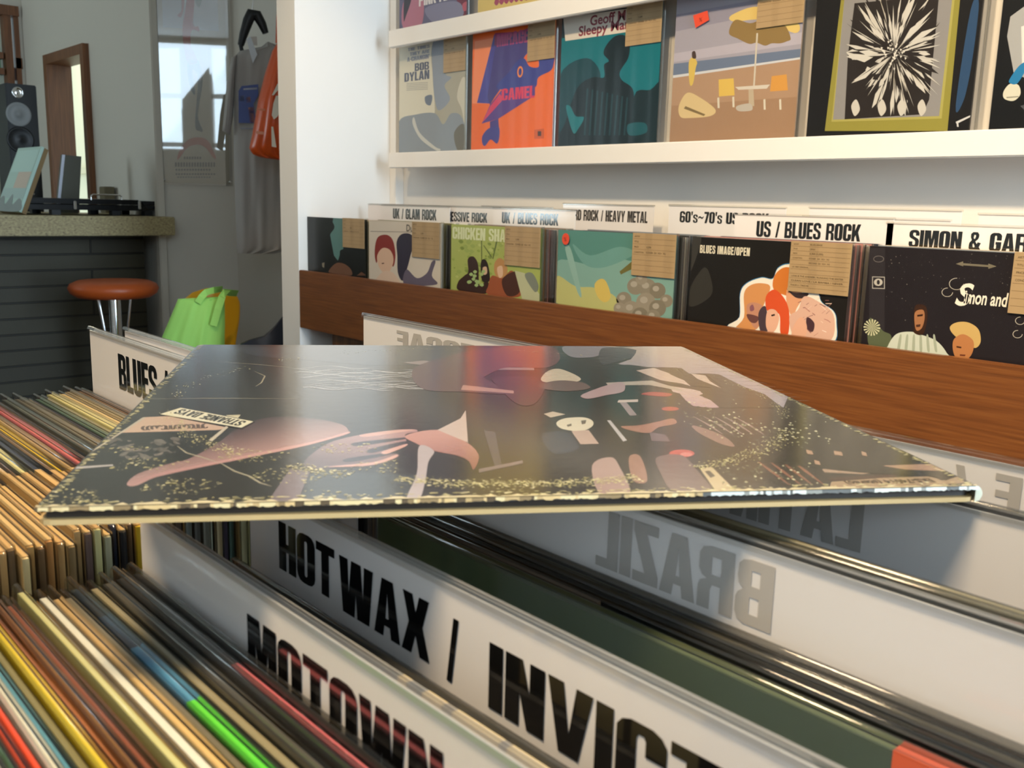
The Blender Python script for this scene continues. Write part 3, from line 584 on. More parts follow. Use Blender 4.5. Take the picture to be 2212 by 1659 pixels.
def record(label, x0, y, z0, art, bg, slip=None, rows=None, wd=.313, ht=.315, th=.0045, group=None, seal=None, margin=.006, over=None, m='gloss_print'):
    t = thing('record_sleeve', (x0+wd/2, y+th/2, z0), label, 'record', group)
    P = facing(y); clip = (x0, z0, x0+wd, z0+ht)
    mb = MB(m, bg); mb.box((x0, y, z0), (x0+wd, y+th, z0+ht))
    lay = Layers(.00003)
    def A(pts, col, smooth=False): mb.art(P, pts, col, .00005+lay(cut([P.px(p) for p in pts], *clip)), smooth, clip=clip)
    A.mb, A.P, A.h, A.clip = mb, P, (lambda: .0001+lay.step*lay.top), clip
    art(A); mb.obj('sleeve', t)
    if slip:
        (ua, vb), (ub, va) = P.px(slip[0]), P.px(slip[1]); ub = min(ub, x0+wd+.002); vb = z0+ht+.001
        s = MB('card_print', 'a68c66'); s.box((ua, y-.0032, va), (ub, y-.0024, vb)).box((ua, y-.0032, vb), (ub, y+th+.0004, vb+.0006))
        PP = facing(y-.0033); slip_text(s, PP, ua, va, ub, vb, .0001, rows or LINES); s.obj('price_slip', t)
    if seal:
        s = MB('card_print', 'd8482c'); q = P.px(seal[0]); s.poly(P, [[P.px(p) for p in seal[1]] if len(seal) > 1 else ellipse(q[0], q[1], .0105, .012)], .0036, thick=.0004)
        word(s, P, '%', q[0]-.005, q[1]-.005, .012, .0038, '7a2418'); s.obj('price_sticker', t)
    f = MB('clear_film'); n = 24; F = []
    for j in range(2):
        for i in range(n+1):
            u = x0-.003+(wd+.003+margin)*i/n; F.append((u, y-.0022-.0012*math.sin(i*1.7+j)*.6-.0008, z0-.001+(ht+.006)*j))
    f.add(F, [(i, i+1, n+2+i, n+1+i) for i in range(n)], smooth=True)
    f.box((x0+wd+margin-.002, y-.003, z0), (x0+wd+margin, y+th, z0+ht+.004), m='clear_plastic'); f.obj('plastic_cover', t)
    return t
c3 = crop(820, 0, .29837); c4 = crop(1420, 0, .35805)
YD = 1.706; ZD = ZL1-.0095                                                   # records stand behind the lip
SL = lambda a, b, c, d: (c3((a, b))[0], c3((c, d))[0])
def art_lyric(A):                                                           # grey portrait-like masses beside a text block
    A(c3((150, 330), (400, 320), (400, 1110), (140, 1110)), 'd3cfbd')
    A(c3((395, 310), (650, 270), (650, 560), (600, 560), (560, 700), (600, 820), (610, 1100), (380, 1100), (400, 800), (385, 560)), 'a9a594', True)
    A(c3((385, 310), (480, 300), (470, 520), (520, 560), (470, 620), (510, 720), (430, 800), (400, 720), (385, 540)), '8d97a4', True)
    A(c3((140, 880), (260, 830), (400, 820), (460, 900), (520, 820), (600, 860), (620, 1110), (140, 1110)), '8b949c', True)
    A(c3((330, 700), (380, 690), (370, 760), (335, 750)), '6f7a8a', True)
    A(c3((250, 850), (290, 960), (400, 1060), (440, 1080), (420, 1095), (300, 1010), (240, 900)), 'c3c4be', True)
    A(c3((540, 960), (610, 900), (610, 1090), (560, 1080)), '6d6a5e', True)
    P = A.P
    def line(s, a, b, top, bot, col='6c7486'):
        (u0, v1), u1, v0 = P.px(c3((a, top))[0]), P.px(c3((b, bot))[0])[0], P.px(c3((a, bot))[0])[1]; heavy(A.mb, P, s, u0, u1, v0, v1, A.h(), col)
    line('THE TIMES', 205, 362, 348, 372, '8a90a0'); line('THEY ARE', 220, 362, 380, 405, '8a90a0'); line('A-CHANGIN\'', 200, 362, 416, 448, '8a90a0')
    line('BOB', 255, 358, 460, 516, '5a6276'); line('DYLAN', 180, 360, 530, 594, '5a6276')
    for k in range(5): A(c3((195, 603+k*12), (350, 595+k*12), (350, 599+k*12), (195, 607+k*12)), '9a9a94')
def art_orange(A):
    A(c3((690, 300), (840, 270), (800, 750), (670, 750)), 'f08a5a')
    A(c3((830, 250), (1085, 230), (1085, 370), (1030, 430), (800, 750), (705, 745)), '4a4596')
    A(c3((835, 240), (1080, 225), (1080, 320), (830, 330)), '8e3468')
    A(c3((1080, 200), (1085, 340), (1040, 430), (870, 640), (800, 760), (780, 700), (840, 330)), '463a7c')
    A(c3((1000, 440), (1050, 425), (1085, 480), (1150, 485), (1155, 420), (1200, 405), (1260, 405), (1262, 450), (1240, 510), (1150, 560), (1110, 640), (850, 640), (940, 520)), '3a3d8e', True)
    A(c3((880, 655), (1125, 615), (1125, 690), (860, 860), (740, 895), (800, 760)), '5a3a86')
    A(c3((870, 680), (900, 715), (760, 870), (745, 885), (800, 770)), 'cf3c62')
    A(c3((800, 880), (860, 860), (865, 930), (800, 950)), '4a3a82')
    A(c3((745, 985), (790, 930), (860, 915), (868, 985), (850, 1040), (805, 1010), (765, 1055), (745, 1040)), '443f8a', True)
    P = A.P; q = P.px(c3((1018, 520))[0]); A.mb.poly(P, [ellipse(*q, .011, .014), ellipse(*q, .006, .009)], A.h(), 'e98a4a')
    for s, a, b, tp, bt, col in (('CAMEL', 885, 1122, 632, 718, 'd6385c'), ('MIRAGE', 850, 1078, 236, 316, 'b0447c')):
        (u0, v1), (u1, v0) = P.px(c3((a, tp+12))[0]), P.px(c3((b, bt-12))[0]); heavy(A.mb, P, s, u0, u1, v0, v1, A.h(), col)
    A(c3((1120, 940), (1190, 930), (1190, 1002), (1120, 1006)), 'c8581c'); A(c3((1145, 950), (1170, 950), (1170, 985), (1145, 985)), '4a2a14')
def art_teal(A):
    A(c3((1300, 280), (2080, 190), (2080, 1060), (1280, 1060)), '0a6d78')
    A(c3((1300, 560), (1500, 420), (1600, 560), (1450, 720), (1300, 1060)), '0d3c44', True)
    A(c3((1330, 130), (2080, 20), (2080, 190), (1345, 297)), 'd8d0c4')
    A(c3((1640, 330), (1700, 265), (1770, 255), (1810, 320), (1800, 420), (1740, 520), (1755, 580), (1830, 640), (1845, 760), (1860, 1060), (1290, 1060), (1340, 900), (1430, 640), (1540, 560), (1625, 560), (1625, 470), (1660, 440), (1622, 390)), '0c1c20', True)
    A(c3((1845, 690), (1960, 650), (2060, 600), (2060, 1060), (1840, 1060)), '0f2428', True)
    for k in range(9):
        x = 1500+k*36; A(c3((x, 640+8*k), (x+12, 640+8*k), (x-10, 980), (x-22, 980)), '1c3c42')
    A(c3((1350, 780), (1380, 770), (1420, 840), (1480, 850), (1440, 930), (1400, 960)), '16717a', True)
    A(c3((1800, 900), (1920, 890), (1930, 960), (1810, 980)), '14525a', True)
    P = A.P
    for s, x, y, x2 in (('Geoff Muldaur', 1522, 186, 2000), ('Sleepy Man Blues', 1440, 262, 2030)):
        a, b = P.px(c3((x, y))[0]), P.px(c3((x2, y-62))[0]); word(A.mb, P, s, a[0], a[1], .031, A.h(), '84303e', bold=.025, width=b[0]-a[0])
def art_shore(A):                                                            # plain bands of sky, sea and sand with soft blobs
    A(c4((60, 0), (900, -60), (900, 480), (60, 480)), 'a09ca8')
    A(c4((60, 100), (900, -60), (900, 30), (60, 200)), '8f8c9c'); A(c4((60, 330), (900, 190), (900, 260), (60, 380)), 'b2acb8')
    A(c4((60, 390), (900, 290), (900, 360), (60, 480)), '6b7890'); A(c4((60, 460), (900, 340), (900, 356), (60, 478)), 'c9cbcf')
    A(c4((60, 476), (900, 352), (900, 900), (60, 900)), 'ab8b70'); A(c4((60, 640), (900, 580), (900, 900), (60, 900)), '9f7f64')
    A(c4((450, 90), (620, 40), (840, 130), (830, 200), (640, 120), (460, 130)), 'd8bd72', True)
    A(c4((432, 200), (470, 120), (560, 140), (640, 120), (760, 145), (805, 230), (780, 250), (740, 262), (690, 262), (650, 276), (600, 258), (555, 265), (490, 235)), '8d7448', True)
    A(c4((598, 200), (608, 200), (588, 520), (578, 520)), 'c8c0b0')
    A(c4((370, 480), (460, 472), (466, 575), (372, 582)), 'd6b45a'); A(c4((690, 460), (780, 448), (788, 545), (680, 552)), 'd0964a')
    for x, y in ((362, 590), (452, 585), (640, 600), (735, 600)): A(c4((x, y), (x+12, y-2), (x+14, y+62), (x+2, y+62)), 'd2cab8')
    A(c4((470, 525), (680, 510), (660, 535), (490, 542)), 'cfc6b8'); A(c4((550, 540), (580, 540), (585, 640), (552, 640)), 'b8a890')
    A(c4((130, 640), (180, 560), (260, 590), (350, 660), (320, 700), (200, 712), (140, 705)), 'd0b888', True); A(c4((170, 640), (290, 690), (280, 700), (160, 655)), '7d6a48')
    A(c4((190, 380), (215, 345), (240, 375), (232, 410), (215, 505), (195, 505)), 'd0b45c', True); A(c4((210, 315), (228, 310), (234, 350), (212, 350)), '4a3a34', True)
    A(c4((480, 640), (560, 625), (570, 665), (490, 670)), 'b8b0a4', True)
def art_burst(A):
    A(c4((1108, 0), (1830, -40), (1750, 790), (1010, 790)), '90893f'); A(c4((1130, -20), (1800, -60), (1715, 715), (1050, 735)), 'a8a058'); A(c4((1130, -20), (1785, -60), (1700, 700), (1060, 722)), '8d8a88')
    A(c4((1190, 20), (1700, -30), (1640, 600), (1600, 690), (1130, 720), (1150, 330)), '2b2624')
    cx, cy = 1430, 320; q = random.Random(5)
    for k in range(230):
        an = q.uniform(0, 2*math.pi); r0 = q.uniform(0, 200); r1 = r0+q.uniform(40, 260); wd = q.choice([q.uniform(.006, .03), q.uniform(.03, .11)])
        mx = 420; pt = lambda r, a: (cx+min(max(r*math.cos(a)*.8, -290), 280), cy+min(max(r*math.sin(a)*1.12, -350), 380))
        A(c4(pt(r0, an), pt((r0+r1)/2, an+wd), pt(r1, an+.4*wd), pt((r0+r1)/2, an-wd)), 'c9c5bc' if q.random() < .56 else '2b2624')
    for k in range(60):
        an = q.uniform(0, 2*math.pi); r = q.uniform(0, 90); A(c4((cx+r*math.cos(an), cy+r*math.sin(an)), (cx+r*math.cos(an)+14, cy+r*math.sin(an)+3), (cx+r*math.cos(an)+4, cy+r*math.sin(an)+16)), 'dad6cc' if k % 3 else '4a4440')
    for x in (1170, 1330, 1450, 1570): A(c4((x, 640), (x+30, 600), (x+52, 660), (x+20, 700)), 'c5c0b6', True)
    A(c4((1890, 60), (1940, 20), (1900, 360), (1850, 600), (1800, 640)), '2f4a6a', True)
    A(c4((1800, 735), (1900, 690), (1900, 700), (1805, 748)), 'c8c8c8'); A(c4((1805, 735), (1815, 735), (1818, 765), (1808, 765)), 'c8c8c8')
def art_dark(A):
    A(c4((2130, 100), (2212, 40), (2400, 40), (2400, 520), (2240, 480), (2150, 440), (2110, 220)), 'a4a4a2')
    A(c4((2195, 160), (2400, 100), (2400, 420), (2200, 400)), 'd8d6d0')
    A(c4((2190, 390), (2240, 380), (2175, 500), (2125, 500), (2130, 470)), '2a78a8', True)
    A(c4((2095, 540), (2130, 505), (2180, 515), (2190, 570), (2150, 608), (2100, 600), (2085, 575)), 'd0ccb8', True); A(c4((2105, 585), (2180, 580), (2180, 586), (2108, 592)), '8a8676')
    A(c4((2190, 640), (2400, 560), (2400, 600), (2215, 665)), '4a4c50')
record('grey record sleeve with a faded portrait, leftmost on the lower display ledge', -2.421, YD, ZD, art_lyric, 'cbc7b6', SL(470, 300, 648, 505), margin=.003)
record('orange record sleeve with a blue and purple shape on the lower display ledge', -2.079, YD, ZD, art_orange, 'ea6a22', SL(1082, 150, 1305, 415), wd=.318)
record('teal and black record sleeve with a pale header on the lower display ledge', -1.738, YD, ZD, art_teal, '0f2a30', SL(1798, 20, 2060, 300))
record('sandy beach record sleeve with a small red sticker on the lower display ledge', -1.386, YD, ZD, art_shore, 'a88a70', (c4((612, 0))[0], c4((890, 135))[0]), seal=(c4((270, 117))[0], c4((222, 95), (308, 65), (318, 122), (236, 170))))
record('black record sleeve with a gold framed burst on the lower display ledge', -1.046, YD, ZD, art_burst, '1b1a1b', margin=.012)
record('black record sleeve with a pale hand at the right end of the lower display ledge', -.700, YD, ZD, art_dark, '151618')
ZT = ZU1-.0095
def art_top1(A):
    A(c3((120, 0), (660, -60), (660, 200), (160, 200)), '63637e'); A(c3((180, 0), (310, -20), (300, 190), (170, 200)), 'b07488', True); A(c3((180, -10), (230, -10), (190, 120), (175, 150)), '3c3a44', True)
    A(c3((560, -20), (660, -60), (665, 100), (600, 110)), '6c2c40', True); A(c3((330, 60), (560, 10), (600, 120), (420, 180)), '80809a', True); A(c3((600, 30), (640, 10), (640, 60), (610, 80)), 'b05a6a', True)
    P = A.P; a, b = P.px(c3((285, 48))[0]), P.px(c3((610, -40))[0]); heavy(A.mb, P, 'PINK FLOYD', a[0], b[0], a[1], a[1]+.032, A.h(), 'dcd8d8')
def art_top2(A):
    A(c3((700, 0), (1180, -60), (1180, 100), (700, 110)), 'cdb873'); P = A.P
    for k in range(9): A(c3((830+k*36, 20-k*6), (850+k*36, -20-k*6), (866+k*36, 10-k*6), (848+k*36, 40-k*6)), '9a4a66', True)
record('mauve and pink record sleeve, leftmost on the upper display ledge', -2.421, YD, ZT, art_top1, '5c5c76')
record('yellow record sleeve with purple scrawl on the upper display ledge', -2.060, YD, ZT, art_top2, 'cdb873')
record('plain dark record sleeve above the teal sleeve on the upper display ledge', -1.72, YD, ZT, lambda A: None, '4a4a50')

# ================================================================== long record bin under the shelf
t = thing('record_bin', (-.8, 1.58, 0), 'long brown wooden record bin along the right wall', 'bin')
ZF0, ZF1 = H-.373, H-.204; ZB = H-.05-.315
MB('brown_wood').box((-2.489, 1.40, ZF0), (1.6, 1.416, ZF1), bev=.0015).obj('front_board', t)
MB('brown_wood').box((-2.489, 1.4165, ZF0), (1.6, WY-.001, ZF0+.004)).obj('bottom_board', t)
MB('dark_wood').box((-2.338, 1.418, 0), (1.6, 1.745, ZF0-.0005)).obj('base_cabinet', t)
W1, W2, W3 = crop(640, 400, .27125), crop(1180, 400, .31646), crop(1560, 400, .36162)
YF = 1.43
def art_woods(A):
    A(W1((300, 240), (380, 250), (375, 520), (330, 600), (300, 560), (270, 400)), '5d8583')
    A(W1((330, 640), (345, 560), (370, 510), (560, 510), (560, 740), (340, 740)), '161613', True)
    A(W1((80, 250), (240, 260), (305, 330), (260, 420), (300, 560), (310, 660), (250, 700), (100, 680)), '171712', True)
    A(W1((260, 680), (320, 620), (390, 630), (440, 680), (430, 720), (280, 700)), '73513e', True); A(W1((480, 720), (520, 690), (560, 720)), '6a4a38')
    A(W1((205, 620), (225, 615), (222, 660), (208, 650)), '8a8474')
def art_pair(A):
    A(W1((570, 290), (1150, 300), (1150, 820), (580, 800)), 'd5cbbd'); A(W1((590, 366), (930, 372), (930, 376), (590, 370)), '6a6258')
    A(W1((630, 470), (655, 410), (720, 395), (770, 440), (790, 560), (770, 650), (720, 560), (660, 560), (640, 620), (625, 560)), '8a3028', True)
    A(W1((645, 560), (690, 500), (750, 520), (775, 600), (740, 690), (690, 690), (655, 640)), 'dcb9a0', True); A(W1((630, 760), (690, 690), (760, 690), (820, 760), (820, 800), (630, 800)), 'dcc2ae', True)
    A(W1((800, 450), (840, 390), (910, 390), (940, 450), (910, 560), (890, 640), (850, 760), (810, 700), (805, 560)), '352f40', True)
    A(W1((850, 760), (880, 670), (960, 740), (1040, 700), (1080, 610), (1110, 610), (1080, 720), (1120, 790), (900, 800)), '675f70', True); A(W1((680, 620), (700, 618), (700, 626), (682, 628)), '4a2a24')
    P = A.P; a = P.px(W1((875, 366))[0]); word(A.mb, P, 'Du', a[0], a[1], .024, A.h(), '3a352e', bold=.01)
def art_green(A):
    A(W1((1230, 310), (1960, 340), (1960, 930), (1240, 850)), 'a5b160'); q = random.Random(3)
    for k in range(80):
        x, y = q.uniform(1240, 1700), q.uniform(430, 800); r = q.uniform(6, 22); A(W1((x-r, y), (x, y-r*.6), (x+r, y+r*.3), (x, y+r)), q.choice(['8fa04a', 'b6c074', '7d8f42', '98a85a']), True)
    for a in ([(1472, 440), (1480, 440), (1482, 700), (1474, 700)], [(1590, 450), (1602, 450), (1570, 590), (1562, 585)], [(1490, 480), (1496, 478), (1560, 570), (1552, 575)]): A(W1(*a), '5e6a34')
    A(W1((1365, 600), (1385, 570), (1420, 575), (1450, 640), (1460, 800), (1520, 760), (1530, 860), (1300, 840), (1290, 770), (1340, 720), (1370, 690)), '3a241c', True)
    A(W1((1470, 620), (1500, 590), (1530, 640), (1540, 760), (1480, 760)), '2c1e18', True); A(W1((1485, 660), (1515, 650), (1520, 700), (1495, 712)), 'cfae90', True)
    A(W1((1580, 620), (1620, 580), (1670, 620), (1680, 700), (1620, 760), (1580, 700)), 'b88a58', True); A(W1((1600, 660), (1640, 645), (1645, 720), (1615, 735)), 'd8b496', True)
    A(W1((1530, 800), (1560, 720), (1640, 740), (1720, 680), (1780, 800), (1770, 890), (1530, 870)), '9a5434', True); A(W1((1640, 750), (1760, 690), (1780, 850), (1680, 880)), '4a2c22', True)
    for k in range(14):
        x, y = q.uniform(1370, 1500), q.uniform(680, 800); A(W1((x-16, y), (x, y-14), (x+16, y), (x, y+14)), '9fb878', True)
    A(W1((1740, 680), (1820, 700), (1960, 900), (1960, 940), (1800, 910)), 'b9bc98'); A(W1((1820, 720), (1880, 700), (1930, 800), (1900, 850)), '7d8478', True)
    P = A.P; a, b = P.px(W1((1245, 425))[0]), P.px(W1((1765, 360))[0]); heavy(A.mb, P, 'CHICKEN SHACK', a[0], b[0], a[1], a[1]+.028, A.h(), 'd2dab0')
def art_clouds(A):
    A(W2((70, 300), (880, 330), (880, 560), (70, 560)), '56887f'); A(W2((70, 520), (300, 540), (420, 470), (600, 520), (880, 480), (880, 900), (70, 800)), '7fa69c', True)
    A(W2((70, 620), (200, 690), (330, 700), (470, 760), (470, 860), (60, 800)), 'b8b878', True); A(W2((330, 680), (370, 640), (410, 660), (440, 760), (400, 800), (350, 760)), 'd0b862', True)
    A(W2((180, 400), (300, 480), (500, 420), (600, 470), (400, 560), (260, 540)), '6b9a92', True); A(W2((130, 440), (170, 440), (240, 740), (210, 720)), '8cb0a6', True)
    A(W2((500, 590), (585, 520), (590, 570), (510, 610)), '6f6a38'); q = random.Random(2)
    for x, y, r in [(530, 780, 52), (610, 690, 58), (690, 700, 62), (760, 720, 55), (820, 790, 44), (580, 850, 60), (680, 800, 66), (760, 840, 58), (640, 890, 56), (500, 840, 40), (730, 900, 50), (650, 640, 40)]:
        A(W2(*ellipse(x, y, r, r)), q.choice(['8a8373', '7f7868', '948c7c'])); A(W2(*ellipse(x-r*.2, y-r*.25, r*.4, r*.35)), 'a8a194')
def art_heads(A):
    P = A.P; a, b = P.px(W2((1048, 462))[0]), P.px(W2((1393, 410))[0]); heavy(A.mb, P, 'BLUES IMAGE/OPEN', a[0], b[0], a[1], a[1]+.0145, A.h(), 'e0d8c0', gap=.1)
    o = [(1255, 975), (1320, 900), (1325, 740), (1370, 670), (1470, 632), (1545, 640), (1580, 570), (1650, 540), (1760, 560), (1850, 720), (1880, 800), (1960, 860), (1980, 940), (1955, 1070), (1700, 1040)]
    A(W2(*[(x+(x-1620)*.012, y+(y-880)*.02) for x, y in o]), '3d7fae', True); A(W2(*o), 'efe8da', True)
    A(W2((1550, 640), (1590, 580), (1650, 560), (1720, 600), (1730, 720), (1680, 760), (1560, 720)), 'd07a34', True); A(W2((1350, 900), (1350, 740), (1400, 680), (1480, 670), (1530, 700), (1480, 830), (1440, 980), (1290, 985)), 'd2925a', True)
    A(W2((1650, 690), (1720, 690), (1750, 760), (1710, 840), (1680, 900), (1640, 800)), 'dca07a', True); A(W2((1370, 820), (1420, 800), (1480, 830), (1470, 900), (1430, 980), (1380, 900)), 'c08a70', True)
    A(W2((1390, 830), (1410, 815), (1420, 850), (1395, 860)), '8a5a64', True); A(W2((1370, 880), (1450, 900), (1430, 940), (1390, 930)), '6a4440', True)
    A(W2((1450, 870), (1500, 830), (1510, 1000), (1460, 990)), '4a3c44', True); A(W2((1500, 760), (1560, 712), (1630, 780), (1660, 880), (1650, 1020), (1600, 1010), (1590, 880), (1510, 860)), 'd6552c', True)
    A(W2((1510, 860), (1560, 850), (1590, 900), (1570, 980), (1530, 1010), (1500, 960)), 'e2b096', True); A(W2((1535, 885), (1560, 878), (1562, 890), (1540, 896)), '3a2a28'); A(W2((1640, 705), (1690, 735), (1790, 738), (1760, 770), (1700, 765)), '3a2e30', True)
    A(W2((1660, 900), (1720, 850), (1760, 760), (1850, 790), (1960, 880), (1950, 1050), (1800, 1050), (1690, 1030)), 'd9b09c', True); A(W2((1780, 900), (1830, 940), (1820, 1000), (1780, 980)), '4a3238', True)
    q = random.Random(9)
    for k in range(26):
        x, y = q.uniform(1720, 1930), q.uniform(770, 1040); l = q.uniform(15, 45); g = q.uniform(-1, 1); A(W2((x, y), (x+l, y+l*g), (x+l*.9, y+l*g+5), (x-1, y+4)), q.choice(['8a5a58', 'f0dcd0', 'b07a70', 'e9cdbb']))
    A(W2((1690, 960), (1740, 900), (1780, 960), (1760, 1045), (1680, 1030)), 'e0ad92', True)
    A(W2((990, 350), (1060, 360), (1000, 560), (985, 560)), '3a3834', True); A(W2((985, 700), (1080, 560), (1130, 660), (1120, 760), (985, 830)), '35332e', True)
def art_duo(A):
    A(W3((878, 375), (974, 375), (968, 960), (878, 960)), '2f2b2e'); q = random.Random(4)
    for k in range(150):
        x, y = q.uniform(980, 1800), q.uniform(385, 560)+q.uniform(0, 1)**4*400; r = q.uniform(1, 4.5); A(W3((x-r, y), (x, y-r), (x+r, y), (x, y+r)), q.choice(['4a4546', '5c5655', '6a6460']))
    A(W3(*ellipse(935, 441, 32, 20)), '6a6462'); A(W3(*ellipse(935, 441, 28, 16)), '2f2b2e')
    A(W3((896, 545), (972, 547), (972, 620), (896, 618)), 'a9a49c'); A(W3((901, 550), (967, 552), (967, 615), (901, 613)), '2f2b2e'); A(W3(*ellipse(933, 580, 26, 22)), 'b9b4aa'); A(W3(*ellipse(933, 580, 9, 14)), '2f2b2e')
    for p in ([(1395, 470), (1440, 455), (1440, 485)], [(1640, 485), (1590, 468), (1590, 500)], [(1430, 465), (1600, 478), (1600, 490), (1430, 478)]): A(W3(*p), '77705f')
    A(W3((878, 800), (920, 820), (960, 870), (1010, 900), (990, 980), (878, 960)), '5a6248', True)
    for k in range(16):
        an = k*.39; A(W3((895, 850), (895+50*math.cos(an), 850+50*math.sin(an)), (895+50*math.cos(an+.2), 850+50*math.sin(an+.2))), 'c9c8a4')
    A(W3((990, 960), (1040, 890), (1120, 875), (1180, 890), (1280, 930), (1340, 1000), (1330, 1030), (1000, 1000)), 'c8cfc0', True)
    for k in range(6): A(W3((1060+k*40, 900), (1072+k*40, 900), (1060+k*45, 990), (1045+k*45, 985)), 'a4ad9a', True)
    A(W3((1150, 730), (1185, 712), (1220, 730), (1225, 800), (1200, 890), (1150, 885), (1145, 850)), '3a2418', True); A(W3((1152, 760), (1200, 745), (1210, 790), (1195, 850), (1165, 870), (1152, 840)), 'a4714c', True)
    A(W3((1165, 775), (1200, 770), (1198, 782), (1166, 786)), '3a241a'); A(W3((1158, 834), (1186, 830), (1182, 846), (1160, 848)), '4a2c20')
    A(W3((1360, 850), (1400, 820), (1470, 820), (1530, 860), (1545, 930), (1520, 970), (1480, 960), (1390, 900)), 'c9a868', True)
    A(W3((1385, 920), (1440, 890), (1500, 930), (1495, 1000), (1455, 1045), (1400, 1035), (1378, 980)), 'b5794a', True); A(W3((1400, 960), (1430, 965), (1428, 975), (1400, 970)), '4a2a18'); A(W3((1420, 1010), (1455, 1012), (1450, 1022), (1420, 1020)), '6a3826')
    P = A.P; a = P.px(W3((1385, 700))[0]); word(A.mb, P, 'S', a[0], a[1]-.003, .046, A.h(), 'ece6d6', shear=.25, bold=.02)
    a = P.px(W3((1440, 703))[0]); word(A.mb, P, 'imon and', a[0], a[1], .028, A.h(), 'ece6d6', shear=.12, bold=.02, width=P.px(W3((1705, 716))[0])[0]-a[0])
    for cx_, cy_, r in ((1400, 590, 45), (1345, 640, 34), (1760, 720, 36), (1780, 810, 30), (1765, 890, 30)):
        pts = [(cx_+r*math.cos(q_), cy_+r*.8*math.sin(q_)) for q_ in (i*.3 for i in range(17))]; pin = [(cx_+(r-4)*math.cos(q_), cy_+(r-4)*.8*math.sin(q_)) for q_ in (i*.3 for i in range(16, -1, -1))]; A(W3(*(pts+pin)), 'bdb6a8')
ST = [('dark wooded record sleeve at the front of the wall bin, beside the partition', -2.492, art_woods, '1c1d1a', (W1((375, 250))[0], W1((550, 508))[0]), None, .31),
      ('pale record sleeve with a red haired head and a dark head in the wall bin', -2.166, art_pair, 'cfc4b5', (W1((930, 300))[0], W1((1146, 590))[0]), None, .315),
      ('leafy green record sleeve with chunky pale lettering in the wall bin', -1.812, art_green, '9aa858', (W1((1670, 345))[0], W1((1945, 660))[0]), None, .314),
      ('misty teal record sleeve with grey grapes and a red seal in the wall bin', -1.447, art_clouds, '6f988c', (W2((600, 320))[0], W2((890, 640))[0]), (W2((140, 367))[0],), .315),
      ('black record sleeve with white outlined drawn heads in the wall bin', -1.095, art_heads, '1d1a17', (W2((1682, 355))[0], W2((2070, 760))[0]), None, .317),
      ('dark record sleeve with two men at the right of the wall bin', -.748, art_duo, '231e21', (W3((1752, 410))[0], W3((2110, 800))[0]), None, .315)]
ROWS = {4: [('ARTIST', 'BLUES IMAGE'), ('TITLE', 'OPEN'), ('PRICE', '3,300 (3,000)', .62), ('CONDITION', 'COVER   EX  VG+  VG'), ('', 'RECORD  EX  VG+  VG'), 'US 1969 ORIGINAL', '', 'LOVE IS THE ANSWER / RUNNING THE WATER', 'CLEAN LOVE / LA BAMBA / NEVER', 'FUGUE U / TAKE ME', '']}
PAPER = [('cream', 'd8caa8'), ('black', '2a2928'), ('grey', 'a09c94'), ('tan', 'b8a078'), ('brown', '7a5e48'), ('white', 'e2dfd6'), ('navy', '2a3040'), ('olive', '7a744c'), ('dusty pink', 'b07a72'), ('slate', '7a8086')]
WHO = ['dark wooded', 'red haired', 'leafy green', 'teal grape', 'drawn heads', 'two men']
for i, (lab, x, fn, bg, slip, seal, wd) in enumerate(ST):
    record(lab, x, YF, ZB, fn, bg, slip, ROWS.get(i), wd, .315, .0045, 'front records in the wall bin', seal, .004)
    n = 4 if i == 0 else 10
    for k in range(n):                                                      # the stack behind each front record
        nm, c = PAPER[(k*3+i*7+k*k) % 10]; y = YF+.0095+k*.0078; dx = R.uniform(-.003, .006)+.004; dz = R.uniform(-.004, .0015)
        mb = MB('card_print', c); mb.box((x+dx, y, ZB), (x+dx+.315, y+.0058, ZB+.315+dz))
        tt = tag(mb.obj('record_sleeve', None, (x+.157, y, ZB)), '%s record sleeve, %s behind the %s sleeve in the wall bin' % (nm, ORD[k], WHO[i]), 'record', 'records stacked in the wall bin')
        MB('clear_plastic').box((x+dx+.3152, y-.001, ZB+.001), (x+dx+.3185, y+.0064, ZB+.315+dz)).obj('plastic_cover', tt)
# ------------------------------------------------------------------ divider cards
def card(label, x0, x1, y, z0, z1, texts, mirror=False, group=None, col='e4e0de', cover=.0028, back=True, ink='black_ink', white0=None):
    t = thing('divider_card', ((x0+x1)/2, y, z0), label, 'sign', group)
    MB('card_in_plastic').box((x0, y, white0 or z0), (x1, y+.0009, z1)).obj('paper', t)
    P = facing(y); PBk = Plane((0, y+.0009, 0), (-1, 0, 0), (0, 0, 1)); L1 = MB(ink); L2 = MB(ink)
    for s, u0, u1, v0, v1, *cl in texts:
        kw = {'clip': cl[0]} if cl else {}
        if mirror: heavy(L1, P, s, u0, u1, v0, v1, .0003, m='faded_ink', mirror=True); heavy(L2, PBk, s, -u1, -u0, v0, v1, .0003)
        else: heavy(L1, P, s, u0, u1, v0, v1, .0003, **kw)
    if texts:
        L1.obj('lettering', t)
        if mirror: L2.obj('reverse_lettering', t)['label'] = 'black lettering on the far side'
    e = .0012; f = MB('clear_plastic'); top = [(y-e*.8, z1+cover-.002), (y-e*.3, z1+cover), (y+.0009+e*.3, z1+cover), (y+.0009+e*.8, z1+cover-.002)]
    prof = [(y-e*.8, z1-.0012)]+top+[(y+.0009+e*.8, z1-.0012)]
    f.add([(x, a, b) for x in (x0-.002, x1+.002) for a, b in prof], [(i, i+6, i+7, i+1) for i in range(5)]+[(0, 1, 2, 3, 4, 5), (11, 10, 9, 8, 7, 6)], smooth=False)
    f.obj('plastic_edge', t)
    return t
